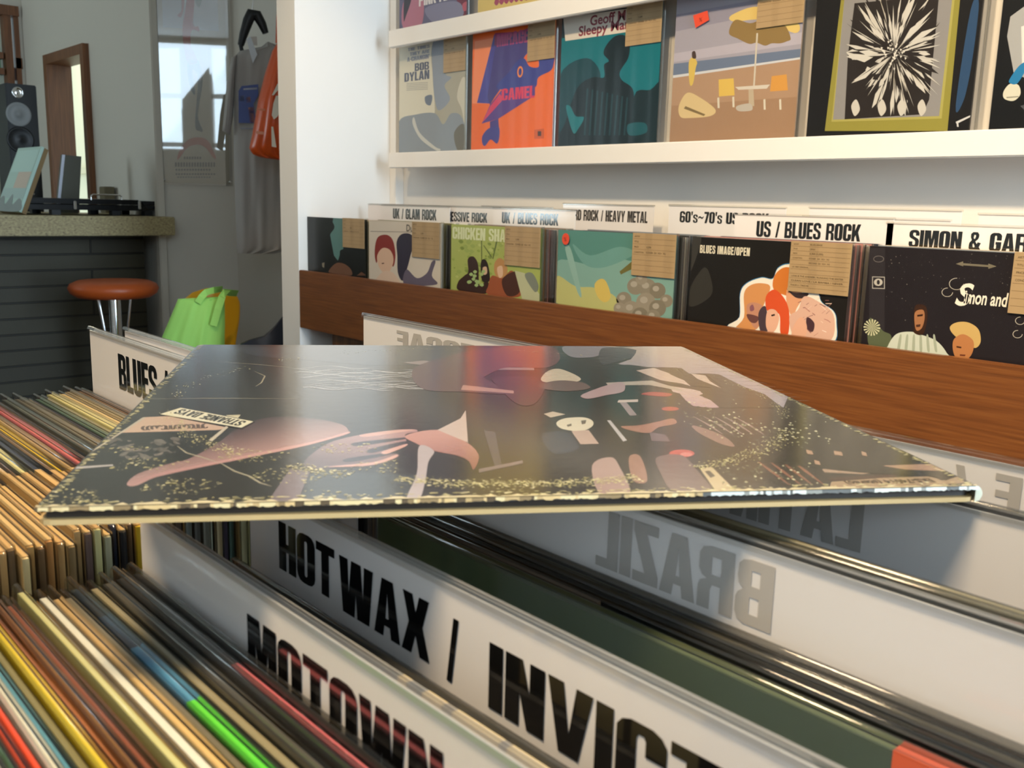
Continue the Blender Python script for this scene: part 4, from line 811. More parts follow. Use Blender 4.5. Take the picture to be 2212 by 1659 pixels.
def wsign(label, y, tl, tr, text, tx0, tx1, ttop, tbot, zb=None, clip=None, wd=None):
    P = facing(y); a, b = P.px(tl), P.px(tr); q0, q1 = P.px((tx0, tbot)), P.px((tx1, ttop)); x1 = b[0] if wd is None else a[0]+wd
    tx = [(text, q0[0], q1[0], q0[1], q0[1]+(P.px((tx0, ttop))[1]-q0[1]))+((clip,) if clip else ())] if text else []
    return card(label, a[0], x1, y, ZB, a[1], tx, group='genre cards in the wall bin', white0=zb)
wsign('UK / GLAM ROCK divider card in the wall bin', 1.535, (824, 443), (972, 447), 'UK / GLAM ROCK', 849, 943, 450, 472)
wsign('PROGRESSIVE ROCK divider card half hidden behind the UK / GLAM ROCK card', 1.545, (928, 445), (1080, 449), 'PROGRESSIVE ROCK', 936, 1053, 456, 476)
wsign('UK / BLUES ROCK divider card above the green sleeve in the wall bin', 1.526, (1066, 450), (1243, 455), 'UK / BLUES ROCK', 1084, 1207, 458, 482)
wsign('blank pinkish divider card left of the UK / GLAM ROCK card', 1.60, (795, 441), (950, 445), '', 0, 0, 0, 0)
wsign('blank divider card behind the UK / BLUES ROCK card', 1.62, (1040, 446), (1193, 450), '', 0, 0, 0, 0)
wsign('HARD ROCK / HEAVY METAL divider card at the back of the wall bin', 1.70, (1217, 441), (1413, 444), 'HARD ROCK / HEAVY METAL', 1224, 1400, 452, 475)
wsign("60's~70's US ROCK divider card at the back of the wall bin", 1.68, (1446, 444), (1698, 449), "60's~70's US ROCK", 1468, 1662, 456, 480)
wsign('blank divider card against the wall behind the US / BLUES ROCK card', 1.68, (1749, 449), (2078, 458), '', 0, 0, 0, 0)
wsign('blank divider card at the right end of the wall bin', 1.68, (2115, 463), (2420, 470), '', 0, 0, 0, 0)
wsign('blank divider card just behind the US / BLUES ROCK card, right of its end', 1.60, (1735, 468), (2054, 473), '', 0, 0, 0, 0)
wsign('US / BLUES ROCK divider card above the black sleeve', 1.522, (1588, 463), (1932, 470), 'US / BLUES ROCK', 1633, 1862, 477, 511)
P_ = facing(1.522); ga = P_.px((1962, 530)); 
wsign('white lettered divider card above the dark sleeve with two men', 1.522, (1917, 482), (2310, 490), 'SIMON & GARFUNKEL', 1962, 2388, 496, 534, clip=-.38, wd=.315)

# ================================================================== double-sided island bin in the foreground
XA0, XA1 = -.745, .62; ZR = H-.15; ZI = ZR-.318                              # bin ends, record tops, bin floor
t = thing('record_bin', (0, .18, 0), 'double sided wooden island record bin in the foreground', 'bin')
for a in (-.16, .522): MB('brown_wood').box((XA0-.012, a-.016, ZI-.02), (XA1, a, ZI+.16), bev=.0015).obj('side_board', t)
MB('dark_wood').box((XA0-.03, -.176, ZI-.02), (XA0-.012, .522, ZI+.27), bev=.0015).obj('end_board', t)
MB('dark_wood').box((XA1, -.176, ZI-.02), (XA1+.018, .522, ZI+.27), bev=.0015).obj('end_board', t)
MB('dark_wood').box((XA0-.012, -.16, ZI-.02), (XA1, .506, ZI-.001)).obj('bottom_board', t)
MB('dark_wood').box((XA0-.012, .2405, ZI), (XA1, .2445, ZI+.20)).obj('centre_divider', t)
for a in (-.3855, -.026, .33): MB('dark_wood').box((a, -.159, ZI), (a+.006, .2400, ZI+.16)).box((a, .2450, ZI), (a+.006, .505, ZI+.16)).obj('cross_divider', t)
MB('dark_wood').box((XA0+.02, -.10, .002), (XA1-.03, .45, ZI-.021)).obj('base_cabinet', t)
def pale(c): return tuple(min(v*1.35, .82) for v in lin(c))
def lp(label, x0, y, zt, th, col, segs=(), group=None, slip=False, slipcol='b89668', cover=True, wd=.315, name='record_sleeve', yaw=0):
    """a record sleeve seen by its top edge: sleeve, folded price slip, clear plastic cover"""
    t = thing(name, (x0+wd/2, y, ZI), label, 'record', group); t.rotation_euler = (0, 0, yaw)
    mb = MB('card_print', col); cuts = [0]+[s[0] for s in segs]+[1]; cl = [col]+[s[1] for s in segs]
    for a, b, c in zip(cuts, cuts[1:], cl): mb.box((x0+wd*a, y-th/2, ZI), (x0+wd*b, y+th/2, zt), c)
    mb.obj('sleeve', t)
    if slip:
        a = x0+wd-.112; o = th/2+.00028
        MB('card_print', slipcol).box((a, y-o, zt-.085), (x0+wd-.002, y-o+.00025, zt+.0004)).box((a, y-o, zt+.0001), (x0+wd-.002, y+o, zt+.0006)).box((a, y+o-.00025, zt-.02), (x0+wd-.002, y+o, zt+.0004)).obj('price_slip', t)
    if cover:
        o = th/2+.00042; up = R.uniform(.0015, .0045); n = 5
        prof = [(y-o, zt-.12), (y-o, zt)]+[(y-o*math.cos(math.pi*k/n), zt+up*math.sin(math.pi*k/n)**.7) for k in range(1, n)]+[(y+o, zt), (y+o, zt-.12)]; m_ = len(prof)
        xs = (x0-.0085, x0-.0055, x0+wd*.5, x0+wd+.0015, x0+wd+.0035); F = []
        for x in xs:
            sq = .35 if x in (xs[0], xs[-1]) else 1
            F += [(x, y+(a-y)*sq, zt-.12+(b-zt+.12)*(.985 if sq < 1 else 1)) for a, b in prof]
        fs = [(j*m_+i, (j+1)*m_+i, (j+1)*m_+i+1, j*m_+i+1) for j in range(4) for i in range(m_-1)]
        MB('clear_plastic').add(F, fs, smooth=True).add(F[:m_], [tuple(range(m_))]).add(F[-m_:], [tuple(range(m_-1, -1, -1))]).obj('plastic_cover', t)
    return t
near = [(.1315, 'black', '1c1b1c', []), (.1275, 'black-pink', '242122', [(.30, 'b4606a'), (.62, 'a84a58')]), (.1235, 'black', '201f20', []), (.1195, 'dark grey', '4a4844', []), (.1157, 'grey-tan', '8a826a', []), (.1120, 'dark green', '2c3a33', []),
        (.1080, 'blue-green', '26303c', [(.10, '2f4560'), (.20, '4a8ab4'), (.345, '56c83c')]), (.1043, 'grey-brown', '6a6456', []), (.1003, 'tan', 'b89a6c', [(.25, 'd0ac74')]), (.0960, 'cream', 'e4dcc4', []), (.0925, 'ochre', 'b98a34', [(.45, 'd69a2c')]),
        (.0893, 'pale green', 'b9b682', []), (.0862, 'brown', '6a4632', []), (.0832, 'red-brown', '7a4634', []), (.0802, 'brown', '6e4c36', []), (.0772, 'orange-tan', 'c98050', []), (.0741, 'yellow', 'd8b52c', []), (.0710, 'olive-grey', '77704a', []),
        (.0680, 'blue', '4f8aa4', [(.55, '8a9a94')]), (.0650, 'white', 'e0d8c0', []), (.0620, 'red', 'c9482c', []), (.0592, 'dark red', 'a8402e', []), (.0562, 'dark green', '33503a', []), (.0533, 'grey', '77746a', []), (.0503, 'black', '222222', []), (.0473, 'tan', 'a8885c', [])]
for k, (y, nm, c, sg) in enumerate(near):
    th = min([.0039]+[abs(y-o[0]) for o in near if o[0] != y])-.00105; w_ = ('%s record in front of' % ORD[k])
    lp('%s record sleeve in clear plastic, %s the nearest white card' % (nm, w_), -.368+R.uniform(-.004, .004), y, ZR+R.uniform(-.004, .002), th, pale(c), [(a, pale(b)) for a, b in sg], 'records in front of the nearest white card', yaw=R.uniform(-.0005, .0005))
bl = [(.2315, 'brown', '5e4836'), (.2275, 'brown', '6b523e'), (.2235, 'grey-brown', '7a6c58'), (.2193, 'grey-tan', '9a8c70'), (.2150, 'pale tan', 'c4ac7c'), (.2108, 'cream', 'd9be8a'), (.2064, 'cream', 'e2c48c'), (.2020, 'grey-tan', 'a8a07c'), (.1984, 'teal green', '52685c'), (.1947, 'purple', '4c3f52'),
      (.1905, 'tan', 'b09a74'), (.1868, 'white', 'e6d8b8'), (.1830, 'grey', '6f6a5e'), (.1793, 'dark grey', '504c46'), (.1755, 'slate', '5d625c'), (.1715, 'dark brown', '4a4038'), (.1677, 'tan', 'a08c66'), (.1638, 'dusty pink', 'c0666a'), (.1600, 'mauve', '7a5656'), (.1562, 'tan', 'a88c64'), (.1525, 'yellow', 'd4ae34'), (.1488, 'brown', '6f5a44'),
      (.1450, 'black', '2a2a2e'), (.1412, 'navy', '343848'), (.1374, 'pale grey', 'a8a68c'), (.1335, 'pale yellow', 'd6c690'), (.1297, 'purple-brown', '62504c'), (.1259, 'tan', 'b49668'), (.1221, 'dark tan', '8a7452'), (.1183, 'tan', 'b08c5c'), (.1145, 'orange-tan', 'c08c54'), (.1107, 'brown', '7a6044'), (.1068, 'tan', 'b8945e'), (.1030, 'cream', 'd4b888'), (.0992, 'brown', '705a40'), (.0954, 'tan', 'b08a58'), (.0916, 'grey', '7f7662'), (.0878, 'tan', 'b8925a'), (.0840, 'cream', 'd6bc8c'), (.0802, 'brown', '6a543e')]
for k, (y, nm, c) in enumerate(bl):
    lp('%s record sleeve in clear plastic, %s record in front of the BLUES card' % (nm, ORD[k]), -.735+R.uniform(-.004, .004), y, H-.148+R.uniform(-.004, .002), .0026, pale(c), [], 'records in front of the BLUES card', True, R.choice(['e0bc82', 'e8c68c', 'd4b078', 'dcb47a']), yaw=R.uniform(-.0006, .0006))
far = [(.262, 'black', '161616'), (.267, 'black', '1a1918'), (.272, 'black', '141414'), (.277, 'grey', '8a8a88'), (.282, 'dark blue', '20384a'), (.287, 'dark blue', '1c3444'), (.292, 'dark brown', '33241a'), (.297, 'dark brown', '3a2a20'), (.302, 'black', '1a1514'), (.308, 'black', '161414'), (.314, 'dark brown', '2a1c18'), (.320, 'black', '181616'), (.330, 'dark red', '3a1a18'), (.345, 'black', '1a1a1a'), (.36, 'grey', '55524c')]
for k, (y, nm, c) in enumerate(far):
    lp('%s record sleeve by the island centre, %s behind the blank white card' % (nm, ORD[k]), -.735, y, H-.152+R.uniform(-.004, .002), .0026, c, [], 'dark records beside the centre of the island', cover=False)
lp('dark record sleeve close behind the nearest white card', -.366, .146, ZR-.002, .0026, '2c2b2a', [], 'records between the two nearest white cards')
lp('worn record sleeve with a torn cream edge between the two nearest white cards', -.366, .157, H-.1428, .0026, '2e2b26', [(.30, '4a4334'), (.46, 'cdb077'), (.475, '4a4436'), (.50, 'd8bb80'), (.53, '6a5a40'), (.545, 'e0c488'), (.61, '6a5a44'), (.62, 'e0c488'), (.70, '4a4036')], 'records between the two nearest white cards', cover=False)
lp('dark grey record sleeve just in front of the second white card', -.360, .172, ZR-.004, .0026, '3c3b3a', [], 'records between the two nearest white cards')
g = lp('plain dark green record sleeve facing the second white card across the gap', -.368, .249, ZR, .0030, '616d4c', [], 'records in front of the BRAZIL card')
MB('card_print', 'cf5a34').box((-.108, .2469, ZR-.012), (-.07, .2473, ZR+.0003)).box((-.108, .2469, ZR+.0002), (-.07, .2508, ZR+.0006)).obj('red_sticker', g)
for k, (y, nm, c, wd, z) in enumerate([(.2535, 'brown', '4a3a2a', .14, .0025), (.2570, 'black', '1a1a1c', .315, .0015), (.2605, 'black', '28282a', .315, .002), (.2640, 'grey-tan', '6a6450', .315, .003), (.2675, 'black', '19191b', .315, .0035)]):
    lp('%s record sleeve before the BRAZIL card, %s behind the dark green sleeve' % (nm, ORD[k]), -.368, y, ZR+z, .0022, c, [], 'records in front of the BRAZIL card', wd=wd, cover=k > 0)
for k, (y, nm, c, z) in enumerate([(.2775, 'black', '1a1a1a', H-.1135), (.283, 'cream painted-highlight', 'b9ae8c', H-.1135), (.289, 'black', '202022', H-.117)]):  # the cream one paints the bright plastic highlight into its colour
    lp('%s record sleeve, %s behind the BRAZIL card' % (nm, ORD[k]), -.366, y, z, .0026, c, [], 'records behind the BRAZIL card')
lp('dark record sleeve just behind the LATIN card', -.366, .352, H-.104, .0026, '2a2322', [], 'records behind the LATIN card')
GR = 'genre cards in the island bin'
card('white divider card nearest the camera, black letters partly cut by the frame', -.374, -.055, .136, ZI, H-.127, [('MOTOWN', -.2800, -.1725, H-.1592, H-.1372)], group=GR, cover=.003)
card('white divider card with a black slash in its lettering, second from the camera', -.372, -.052, .183, ZI, H-.1235, [('HOT', -.3455, -.3015, H-.1532, H-.1322), ('WAX', -.2980, -.2405, H-.155, H-.133), ('/', -.2310, -.2250, H-.157, H-.1338), ('INVICTUS', -.2095, -.083, H-.1575, H-.1352)], group=GR, cover=.003)
card('BRAZIL divider card seen from behind with reversed lettering', -.370, -.050, .2715, ZI, H-.114, [('BRAZIL', -.2467, -.1647, H-.1425, H-.1185)], True, GR, cover=.003)
card('LATIN divider card seen from behind with reversed lettering', -.370, -.050, .343, ZI, H-.1035, [('LATIN', -.2332, -.1713, H-.132, H-.108)], True, GR, cover=.003)
card('white divider card with a reversed E at the far side of the near bin', -.366, -.046, .408, ZI, H-.1005, [('E /', -.1648, -.1375, H-.1225, H-.1050)], True, GR, cover=.003)
card('REGGAE divider card seen from behind near the wooden wall bin', -.706, -.388, .460, ZI, H-.100, [('REGGAE', -.655, -.530, H-.122, H-.1065)], True, GR, cover=.003)
card('BLUES divider card at the far left of the island', -.732, -.413, .236, ZI, H-.100, [('BLUES /', -.675, -.588, H-.135, H-.1098)], False, GR, cover=.003)
card('blank divider card just behind the BLUES card', -.716, -.400, .256, ZI, H-.100, [], False, GR, cover=.003)

# ================================================================== the worn record lying across the cards
FL, FR, BR, BL = (Vector(p)+Vector((0, 0, H)) for p in ((-.297, .077, -.0928), (-.129, .341, -.0938), (-.393, .509, -.0910), (-.561, .245, -.0900)))
LU = (FR-FL).normalized(); LV = (BL-FL); LV = (LV-LU*LV.dot(LU)).normalized(); LP = Plane(FL, LU, LV); S = .3125
t = thing('record_sleeve', FL+(BR-FL)*.5-LP.n*.006, 'worn dark record sleeve with scuffed cream edges lying flat across the divider cards', 'record')
out = rr(0, 0, S, S, .004)
def board(name, hz, th, m, col, edge, inset=0):
    o = rr(inset, inset, S-inset, S-inset, .004); mb = MB(m, col); mb.poly(LP, [o], hz, col, thick=th)
    return mb
mb = board('front_cover', 0, .0017, 'lp_cover', '2b2825', 'd2b98a')
k = [1]
A4 = crop(60, 720, .49729); A5 = crop(1060, 720, .49729); CL = (.0005, .0005, S-.0005, S-.0005)
lay = Layers(.000005)
def A(pts, col, smooth=False): mb.art(LP, pts, col, .00001+lay(cut([LP.px(p) for p in pts], *CL)), smooth, clip=CL)
def stroke(pts, wd, col):
    q = [LP.px(p) for p in pts]; a_ = []; b_ = []
    for i, p in enumerate(q):
        d = Vector(q[min(i+1, len(q)-1)])-Vector(q[max(i-1, 0)]); d = d.normalized() if d.length else Vector((1, 0)); f = wd*(1 if 0 < i < len(q)-1 else .3)
        a_.append((p[0]-d.y*f, p[1]+d.x*f)); b_.append((p[0]+d.y*f, p[1]-d.x*f))
    mb.poly(LP, [a_+b_[::-1]], .00001+lay(q), col)
q = random.Random(11)
A(A4((60, 745), (400, 440), (820, 420), (780, 470), (700, 560), (420, 640), (380, 745)), '25231f'); A(A4((820, 60), (2300, 60), (2300, 130), (1500, 140), (1000, 100)), '3a3c42'); A(A4((1240, 600), (1690, 615), (1640, 735), (1170, 745)), '3c4143')
def across(c0, c1, pa_, pb_, pf):                                              # blend from the far side pf to the edge pa_-pb_
    a, b, c = (Vector(LP.px(p)) for p in (pa_, pb_, pf)); d = (b-a).normalized(); n = Vector((-d.y, d.x)); h = (c-a).dot(n); c0, c1 = lin(c0), lin(c1)
    def f(x, y):
        t = min(max(1-((Vector((x, y))-a).dot(n))/h, 0), 1); return tuple(c0[i]+(c1[i]-c0[i])*t**1.4 for i in range(3))
    return f
LEG = across('4a3b3f', 'b08a86', *A4((450, 665), (1390, 440), (900, 415)))
A(A4((430, 655), (480, 610), (620, 565), (700, 545), (820, 480), (900, 420), (1000, 375), (1100, 362), (1250, 372), (1360, 395), (1392, 420), (1385, 438), (1330, 455), (1200, 490), (1000, 532), (850, 563), (700, 592), (560, 624), (470, 662)), LEG, True)
A(A4((445, 660), (560, 610), (800, 561), (1000, 519), (1250, 468), (1385, 430), (1380, 440), (1200, 490), (1000, 532), (800, 572), (560, 624)), ('a8807e', 'd0a09a', A4((500, 640))[0], A4((1300, 460))[0]), True)
A(A4((1240, 590), (1200, 560), (1300, 480), (1450, 440), (1600, 420), (1680, 418), (1690, 428), (1640, 440), (1640, 480), (1560, 520), (1610, 525), (1600, 540), (1500, 565), (1350, 582)), ('5a4a50', 'b08c8c', A4((1220, 560))[0], A4((1560, 440))[0]), True)
for a in ([(1420, 475), (1640, 452), (1650, 458), (1440, 490)], [(1480, 505), (1630, 470), (1640, 480), (1500, 520)], [(1380, 545), (1560, 520), (1570, 528), (1400, 560)]): A(A4(*a), '3f3a42', True)
for a in ([(1450, 440), (1600, 420), (1685, 420), (1600, 432), (1470, 450)], [(1300, 580), (1500, 560), (1600, 528), (1590, 545), (1480, 575)], [(1540, 515), (1640, 482), (1640, 492), (1560, 524)]): A(A4(*a), 'cfa39a', True)
A(A4((1640, 445), (1780, 420), (1900, 470), (1955, 520), (1955, 560), (1935, 592), (1915, 555), (1860, 530), (1760, 510), (1690, 480)), ('c4938a', '8a5c56', A4((1700, 450))[0], A4((1930, 580))[0]), True)
A(A4((1780, 420), (1880, 370), (1902, 335), (1912, 475)), 'c7b4ac'); A(A4((1700, 490), (1765, 512), (1740, 560), (1725, 650), (1700, 720), (1645, 720), (1690, 610)), 'b5aaac', True)
A(A4((1140, 590), (1225, 600), (1170, 735), (1040, 735)), '75686e'); A(A4((1980, 420), (2030, 430), (2060, 580), (2030, 585)), '4f4a50'); A(A4((1960, 590), (2150, 552), (2150, 566), (1960, 606)), '75686c')
A(A4((500, 365), (610, 360), (870, 410), (830, 420), (410, 432)), 'c6a892'); A(A4((500, 365), (515, 365), (225, 550), (195, 565)), 'b9ae9c'); A(A4((862, 402), (872, 408), (800, 470), (786, 464)), 'c4b9a6'); A(A4((200, 580), (370, 570), (370, 576), (200, 590)), 'b0aaa8')
A(A4((860, 356), (925, 354), (905, 378)), 'cfc7a8')
for i in range(14):
    x = 510+i*20; stroke(A4(*[(x+12*math.cos(a), 412-i*.7+9*math.sin(a)) for a in (j*.6+i for j in range(9))]), .0006, '5a463c')
for i in range(26):
    x, y = q.uniform(330, 680), q.uniform(460, 540); stroke(A4(*[(x+j*9, y+8*math.sin(j*.9+i)) for j in range(q.randint(3, 8))]), q.uniform(.0005, .0016), q.choice(['6a635c', '7a7068', '5a544e']))
pq = [LP.px(p) for p in A4((980, 384), (664, 324), (574, 352), (928, 411))]
A(A4((988, 384), (664, 319), (566, 352), (930, 416)), '24211d'); A(A4((980, 384), (664, 324), (574, 352), (928, 411)), 'e6dfc2')
o_ = LP.w(*pq[0]); e1 = (LP.w(*pq[1])-o_); e2 = LP.w(*pq[3])-o_; TP = Plane(o_, e1, (e2-e1*(e2.dot(e1)/e1.dot(e1)))); Lh = e1.length; Hh = (e2-e1*(e2.dot(e1)/e1.dot(e1))).length; sk = e2.dot(e1.normalized())/Hh
heavy(mb, TP, 'STRANGE DAYS', Lh*.05, Lh*.94, Hh*.12, Hh*.88, .000016+lay.step*lay.top, '1c1a16', skew=sk)
for i in range(46):                                                          # pale strand-like streaks
    y = q.uniform(140, 240); x = q.uniform(1140, 1700); n = q.randint(6, 16); stroke(A4(*[(x+j*26, y-.02*(j*26)*math.sin(i)+5*math.sin(j*.7+i)) for j in range(n)]), q.uniform(.0002, .0006), q.choice(['b8b8bc', 'd0d0d2', '8c8c92']))
A(A4((1630, 128), (1720, 118), (1900, 145), (2200, 150), (2200, 160), (1880, 158)), '8f8286'); A(A5((-180, 100), (60, 60), (260, 60), (300, 110), (240, 150), (60, 150), (-60, 200), (-180, 180)), '6b4448', True); A(A5((-330, 150), (-120, 100), (-20, 200), (100, 262), (-120, 255), (-300, 240)), '5a4148', True)
A(A5((15, 190), (230, 200), (200, 300), (120, 310), (40, 240)), '4a3238', True); A(A5((-120, 225), (100, 250), (100, 262), (-130, 246)), 'b08a84')
A6 = crop(1300, 720, .18083); A(A5((320, 56), (520, 56), (470, 95), (420, 105), (345, 100)), '88838e', True)
A(A6((0, 150), (110, 150), (240, 170), (620, 150), (910, 136), (2230, 745), (2170, 888), (2060, 820), (1950, 730), (1700, 640), (1500, 560), (1400, 490), (1250, 480), (1000, 480), (900, 410), (400, 400), (190, 365), (350, 310), (380, 260), (420, 200)), ('a49ca8', 'c2b3a8', A6((700, 460))[0], A6((900, 220))[0]))
A(A6((0, 180), (380, 190), (360, 290), (180, 340), (0, 370)), '3c3c42', True); A(A6((0, 380), (330, 375), (600, 408), (410, 445), (640, 550), (970, 598), (960, 622), (700, 602), (200, 582), (0, 500)), '2b2b2b')
A(A6((410, 445), (620, 412), (810, 480), (880, 520), (980, 560), (1062, 632), (960, 602), (700, 560)), 'c8b4aa')
A(A6((800, 485), (970, 480), (900, 415), (950, 415), (1080, 510), (1140, 550), (1290, 600), (1420, 655), (1430, 640), (1250, 500), (1400, 490), (1700, 640), (1950, 730), (2160, 892), (1400, 892), (1300, 800), (1170, 740), (1210, 720), (1170, 690), (1320, 690), (1300, 650), (1060, 630), (980, 560)), '27251f')
A(A6((1060, 480), (1240, 505), (1290, 570), (1425, 655), (1290, 605), (1140, 545)), 'cbb9ae')
A(A6((800, 630), (1060, 665), (1170, 690), (1210, 725), (1160, 740), (1300, 800), (1405, 886), (1300, 892), (1090, 870), (1000, 800), (930, 720), (850, 700)), ('c9b6ae', 'b497a0', A6((900, 640))[0], A6((1250, 890))[0]))
A(A5((500, 215), (700, 205), (830, 245), (830, 252), (690, 225), (510, 226)), 'b3a79c')
for i in range(16): y = 60+i*15; x = 700+i*36; stroke(A5((x, y), (x+70, y+q.uniform(-4, 8)), (x+140, y+8)), .0004, '7d706c')
A(A5((225, 210), (240, 170), (300, 155), (390, 195), (350, 215)), 'c9baa6', True); A(A5((215, 222), (300, 205), (400, 215), (430, 240), (330, 252), (230, 242)), '6e544f', True); A(A5((400, 265), (560, 212), (578, 252), (500, 270), (420, 285)), 'b09499', True)
A(A5((285, 390), (320, 370), (400, 365), (442, 380), (440, 405), (390, 425), (310, 415)), 'd6ccb6', True); A(A5((330, 398), (350, 392), (352, 402), (334, 406)), '6a5e50'); A(A5((392, 380), (415, 376), (412, 392), (396, 396)), '6a5e50'); A(A5((350, 425), (425, 420), (470, 480), (390, 482)), 'b9a094')
A(A5((230, 350), (270, 340), (325, 352), (260, 366)), 'c4b4a2'); A(A5((225, 440), (330, 430), (380, 500), (270, 520)), '3e4048', True); A(A5((655, 265), (700, 255), (785, 262), (760, 275)), 'a84642', True); A(A5(*ellipse(780, 328, 38, 9)), 'ad4c46'); A(A5(*ellipse(830, 522, 55, 17)), 'bb554c'); A(A5(*ellipse(850, 526, 26, 8)), 'd08078')
A(A5((505, 378), (520, 378), (592, 465), (575, 470)), 'b9b5b8'); A(A5((560, 300), (590, 300), (635, 355), (605, 358)), '9a888c'); A(A5((555, 290), (640, 287), (640, 298), (550, 301)), 'c9b8b2')
A(A5((565, 405), (640, 400), (720, 385), (790, 370), (805, 392), (730, 408), (690, 432), (620, 425)), 'a07264', True); A(A5((880, 400), (1000, 440), (1060, 490), (1000, 480), (900, 430)), '8d6f66', True); A(A5((690, 430), (760, 440), (780, 470), (700, 468)), '6a5a60')
A(A5((440, 575), (520, 538), (560, 580), (605, 700), (480, 705)), 'a88e88', True); A(A5((720, 540), (830, 530), (900, 600), (960, 690), (800, 690), (740, 610)), '6d5a58', True); A(A5((600, 540), (650, 535), (680, 640), (620, 640)), '9a7466', True)
A(A5((910, 590), (960, 580), (1060, 680), (980, 690)), 'bfae8c'); A(A5((930, 600), (950, 596), (975, 620), (955, 628)), '4a443a')
for i in range(5): x = 880+i*44; stroke(A5((x, 360), (x+70, 400), (x+130, 440)), .0007, '96807c')
for i in range(4): x = 1160+i*50; stroke(A5((x, 555), (x+60, 600), (x+140, 660)), .0008, '8a5a48')
A(A5((1440, 592), (1460, 578), (1700, 600), (1620, 612), (1450, 604)), 'a58c78'); A(A5((1700, 575), (1960, 565), (2010, 600), (1800, 592)), 'a5846e'); A(A5((1465, 690), (1480, 645), (1700, 628), (1900, 622), (1975, 640), (2040, 618), (2060, 650), (1480, 690)), 'a58c70'); A(A5((1470, 628), (1760, 614), (1760, 624), (1470, 640)), '4a3028')
A(A5((1000, 520), (1250, 535), (1600, 585), (1900, 600), (2000, 612), (1960, 640), (1900, 620), (1600, 605), (1200, 560), (1000, 545)), '24231d', True)
for x, y, r in ((1370, 515, 26), (1490, 520, 34), (1610, 522, 20), (1405, 560, 22)): A(A5((x, y-10), (x+r, y-4), (x+r+6, y+12), (x+4, y+8)), 'b08e76')
for i in range(330):                                                         # leafy speckle in the street
    u = q.random(); x = 860+u*560+q.gauss(0, 50); y = 350+u*110+q.gauss(0, 40)
    if q.random() < .3: x, y = 1000+q.uniform(0, 420), 560+q.uniform(0, 110)+.04*(x-1000)
    r = q.uniform(2.5, 9); A(A5((x-r, y), (x, y-r*.35), (x+r, y+r*.2), (x, y+r*.45)), q.choice(['b9b692', '8f8f70', '6c6e56', 'd2cfae', '545a48']))
pt_ = [LP.px(p) for p in A5((1912, 634), (1536, 646))]; a = LP.w(*pt_[0]); b = LP.w(*pt_[1]); TQ = Plane(a, b-a, LV*-1); word(mb, TQ, 'EKS-74014 (stereo)', 0, -.0008, .0062, .000016+lay.step*lay.top, '3a2f26', width=(b-a).length, bold=.02)
c_ = (S/2, S/2)
for i in range(8000):                                                        # ring wear, edge wear and scuffs in the card
    m_ = q.random()
    if m_ < .62:
        an = -math.pi/2+q.gauss(0, .62) if q.random() < .72 else q.uniform(0, 2*math.pi); rad = .1425+q.gauss(0, .0022)+(.006*q.random()**2 if q.random() < .3 else 0)
        u, v = c_[0]+rad*math.cos(an), c_[1]+rad*math.sin(an); wd = .00014+.0008*q.random()**2; ln = wd*q.uniform(.3, .9); rt = an+math.pi/2
        if math.sin(7*an+1)+math.sin(17*an) < -.7: continue
    elif m_ < .9:
        u, v = q.uniform(.004, .11), q.uniform(.004, .07); wd = .00014+.0009*q.random()**2; ln = wd*q.uniform(.3, .8); rt = q.uniform(0, .8)
        if math.sin(u*160+v*90)+math.sin(v*210-u*60) < .3: continue
    else: u, v = q.choice([(q.uniform(0, S), q.uniform(.001, .0055)), (q.uniform(.001, .003), q.uniform(0, S)), (S-q.uniform(.001, .003), q.uniform(0, S))]); wd = q.uniform(.0006, .002); ln = q.uniform(.0003, .0007); rt = 0
    c2, s2 = math.cos(rt), math.sin(rt); pts = [(u+wd*x*c2-ln*y*s2, v+wd*x*s2+ln*y*c2) for x, y in [(math.cos(j*1.05+.2)*q.uniform(.5, 1), math.sin(j*1.05+.2)*q.uniform(.5, 1)) for j in range(6)]]
    pts = cut(pts, *CL)
    if len(pts) > 2: mb.poly(LP, [pts], .000018+lay.step*(lay.top+i % 3), q.choice(['d8cf9c', 'c9c08c', 'e2d9b0', 'b3aa7a']))
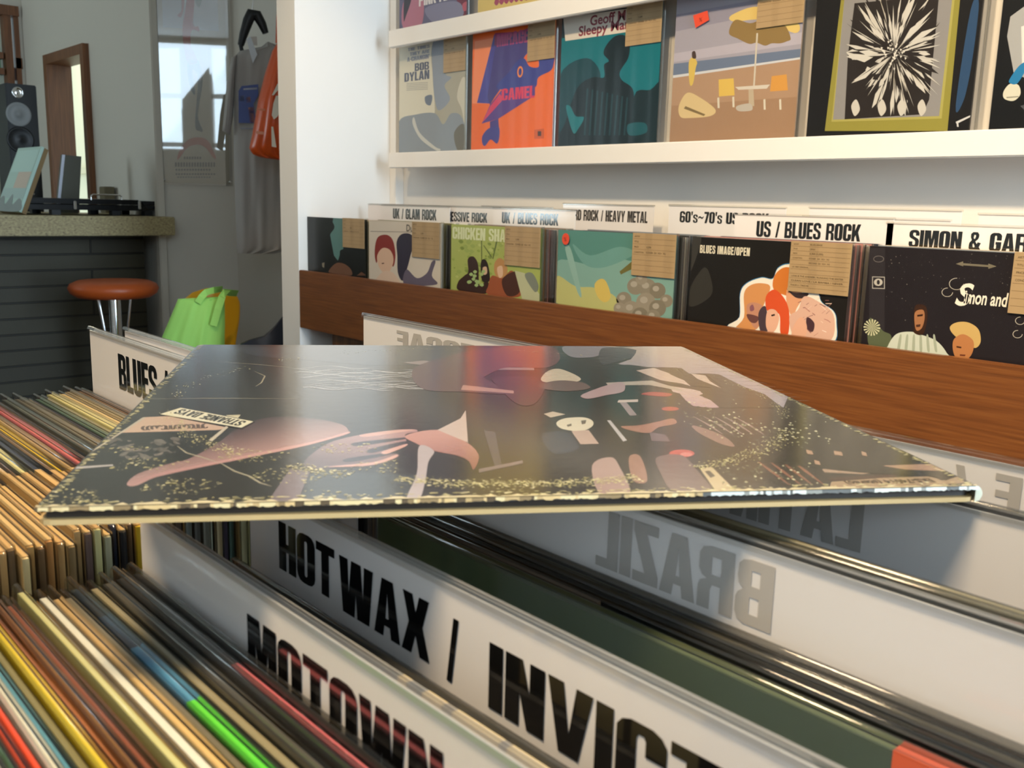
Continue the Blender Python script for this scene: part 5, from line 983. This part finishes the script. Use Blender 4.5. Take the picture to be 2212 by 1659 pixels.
pts = [(x_*S/140, max(.0002, .0013+q.uniform(-.0014, .0014))) for x_ in range(141)]; mb.poly(LP, [[(0, 0), (S, 0)]+pts[::-1]], .00002+lay.step*(lay.top+4), 'd9cba4')
for pl in ([(830, 560), (900, 600), (960, 620), (1010, 650), (1060, 665)], [(650, 490), (690, 520), (760, 540), (830, 562)], [(985, 165), (1030, 185), (1015, 215), (990, 230)], [(510, 285), (800, 282), (1180, 284)], [(780, 120), (1000, 135), (1150, 150)]): stroke(A4(*pl), .0004, 'a8a08a')
top = mb.obj('front_cover', t)
eb = MB('card_print', 'cdb07c'); n = 320                                      # worn cream edge of the front board
F = [];
for i in range(n+1): u = S*i/n; F += [LP.w(u, -.0006, .00005), LP.w(u, -.0008, -.0008-.0006*q.random())]
ec = 'cdb07c'
for i in range(n):
    if q.random() < .45: ec = q.choice(['cdb07c', 'd8c494', 'd2bc8c', '8a7450', 'b79c6c', '5a4a34']) if i < 215 else q.choice(['dfe0d4', 'c9cfcb', '8a8a82', 'd8d8cc', '5a5a56'])
    eb.add([F[2*i], F[2*i+1], F[2*i+3], F[2*i+2]], [(0, 1, 2, 3)], ec)
eb.obj('worn_edge', t)
board('back_cover', -.0042, .0016, 'card_print', 'cbac78', '').obj('back_cover', t)
MB('card_print', '2a221c').poly(LP, [bx(.0025, .0022, S-.0025, S-.002)], -.0018, thick=.0023).obj('gap_shade_fill', t)  # dark filler that paints the shaded gap between the two boards
sp = MB('card_print', 'd6d2ba'); prof = [(.0, 0), (.0018, -.0006), (.0027, -.0022), (.0027, -.0036), (.0018, -.0052), (0, -.0058)]
F = [LP.w(S-.001+a, v, h) for v in (-.0004, S*.25, S*.5, S*.75, S+.0004) for a, h in prof]; sp.add(F, [(j*6+i, j*6+i+1, (j+1)*6+i+1, (j+1)*6+i) for j in range(4) for i in range(5)], smooth=True).add(F[:6], [(5, 4, 3, 2, 1, 0)]).add(F[-6:], [(0, 1, 2, 3, 4, 5)]).obj('spine', t)
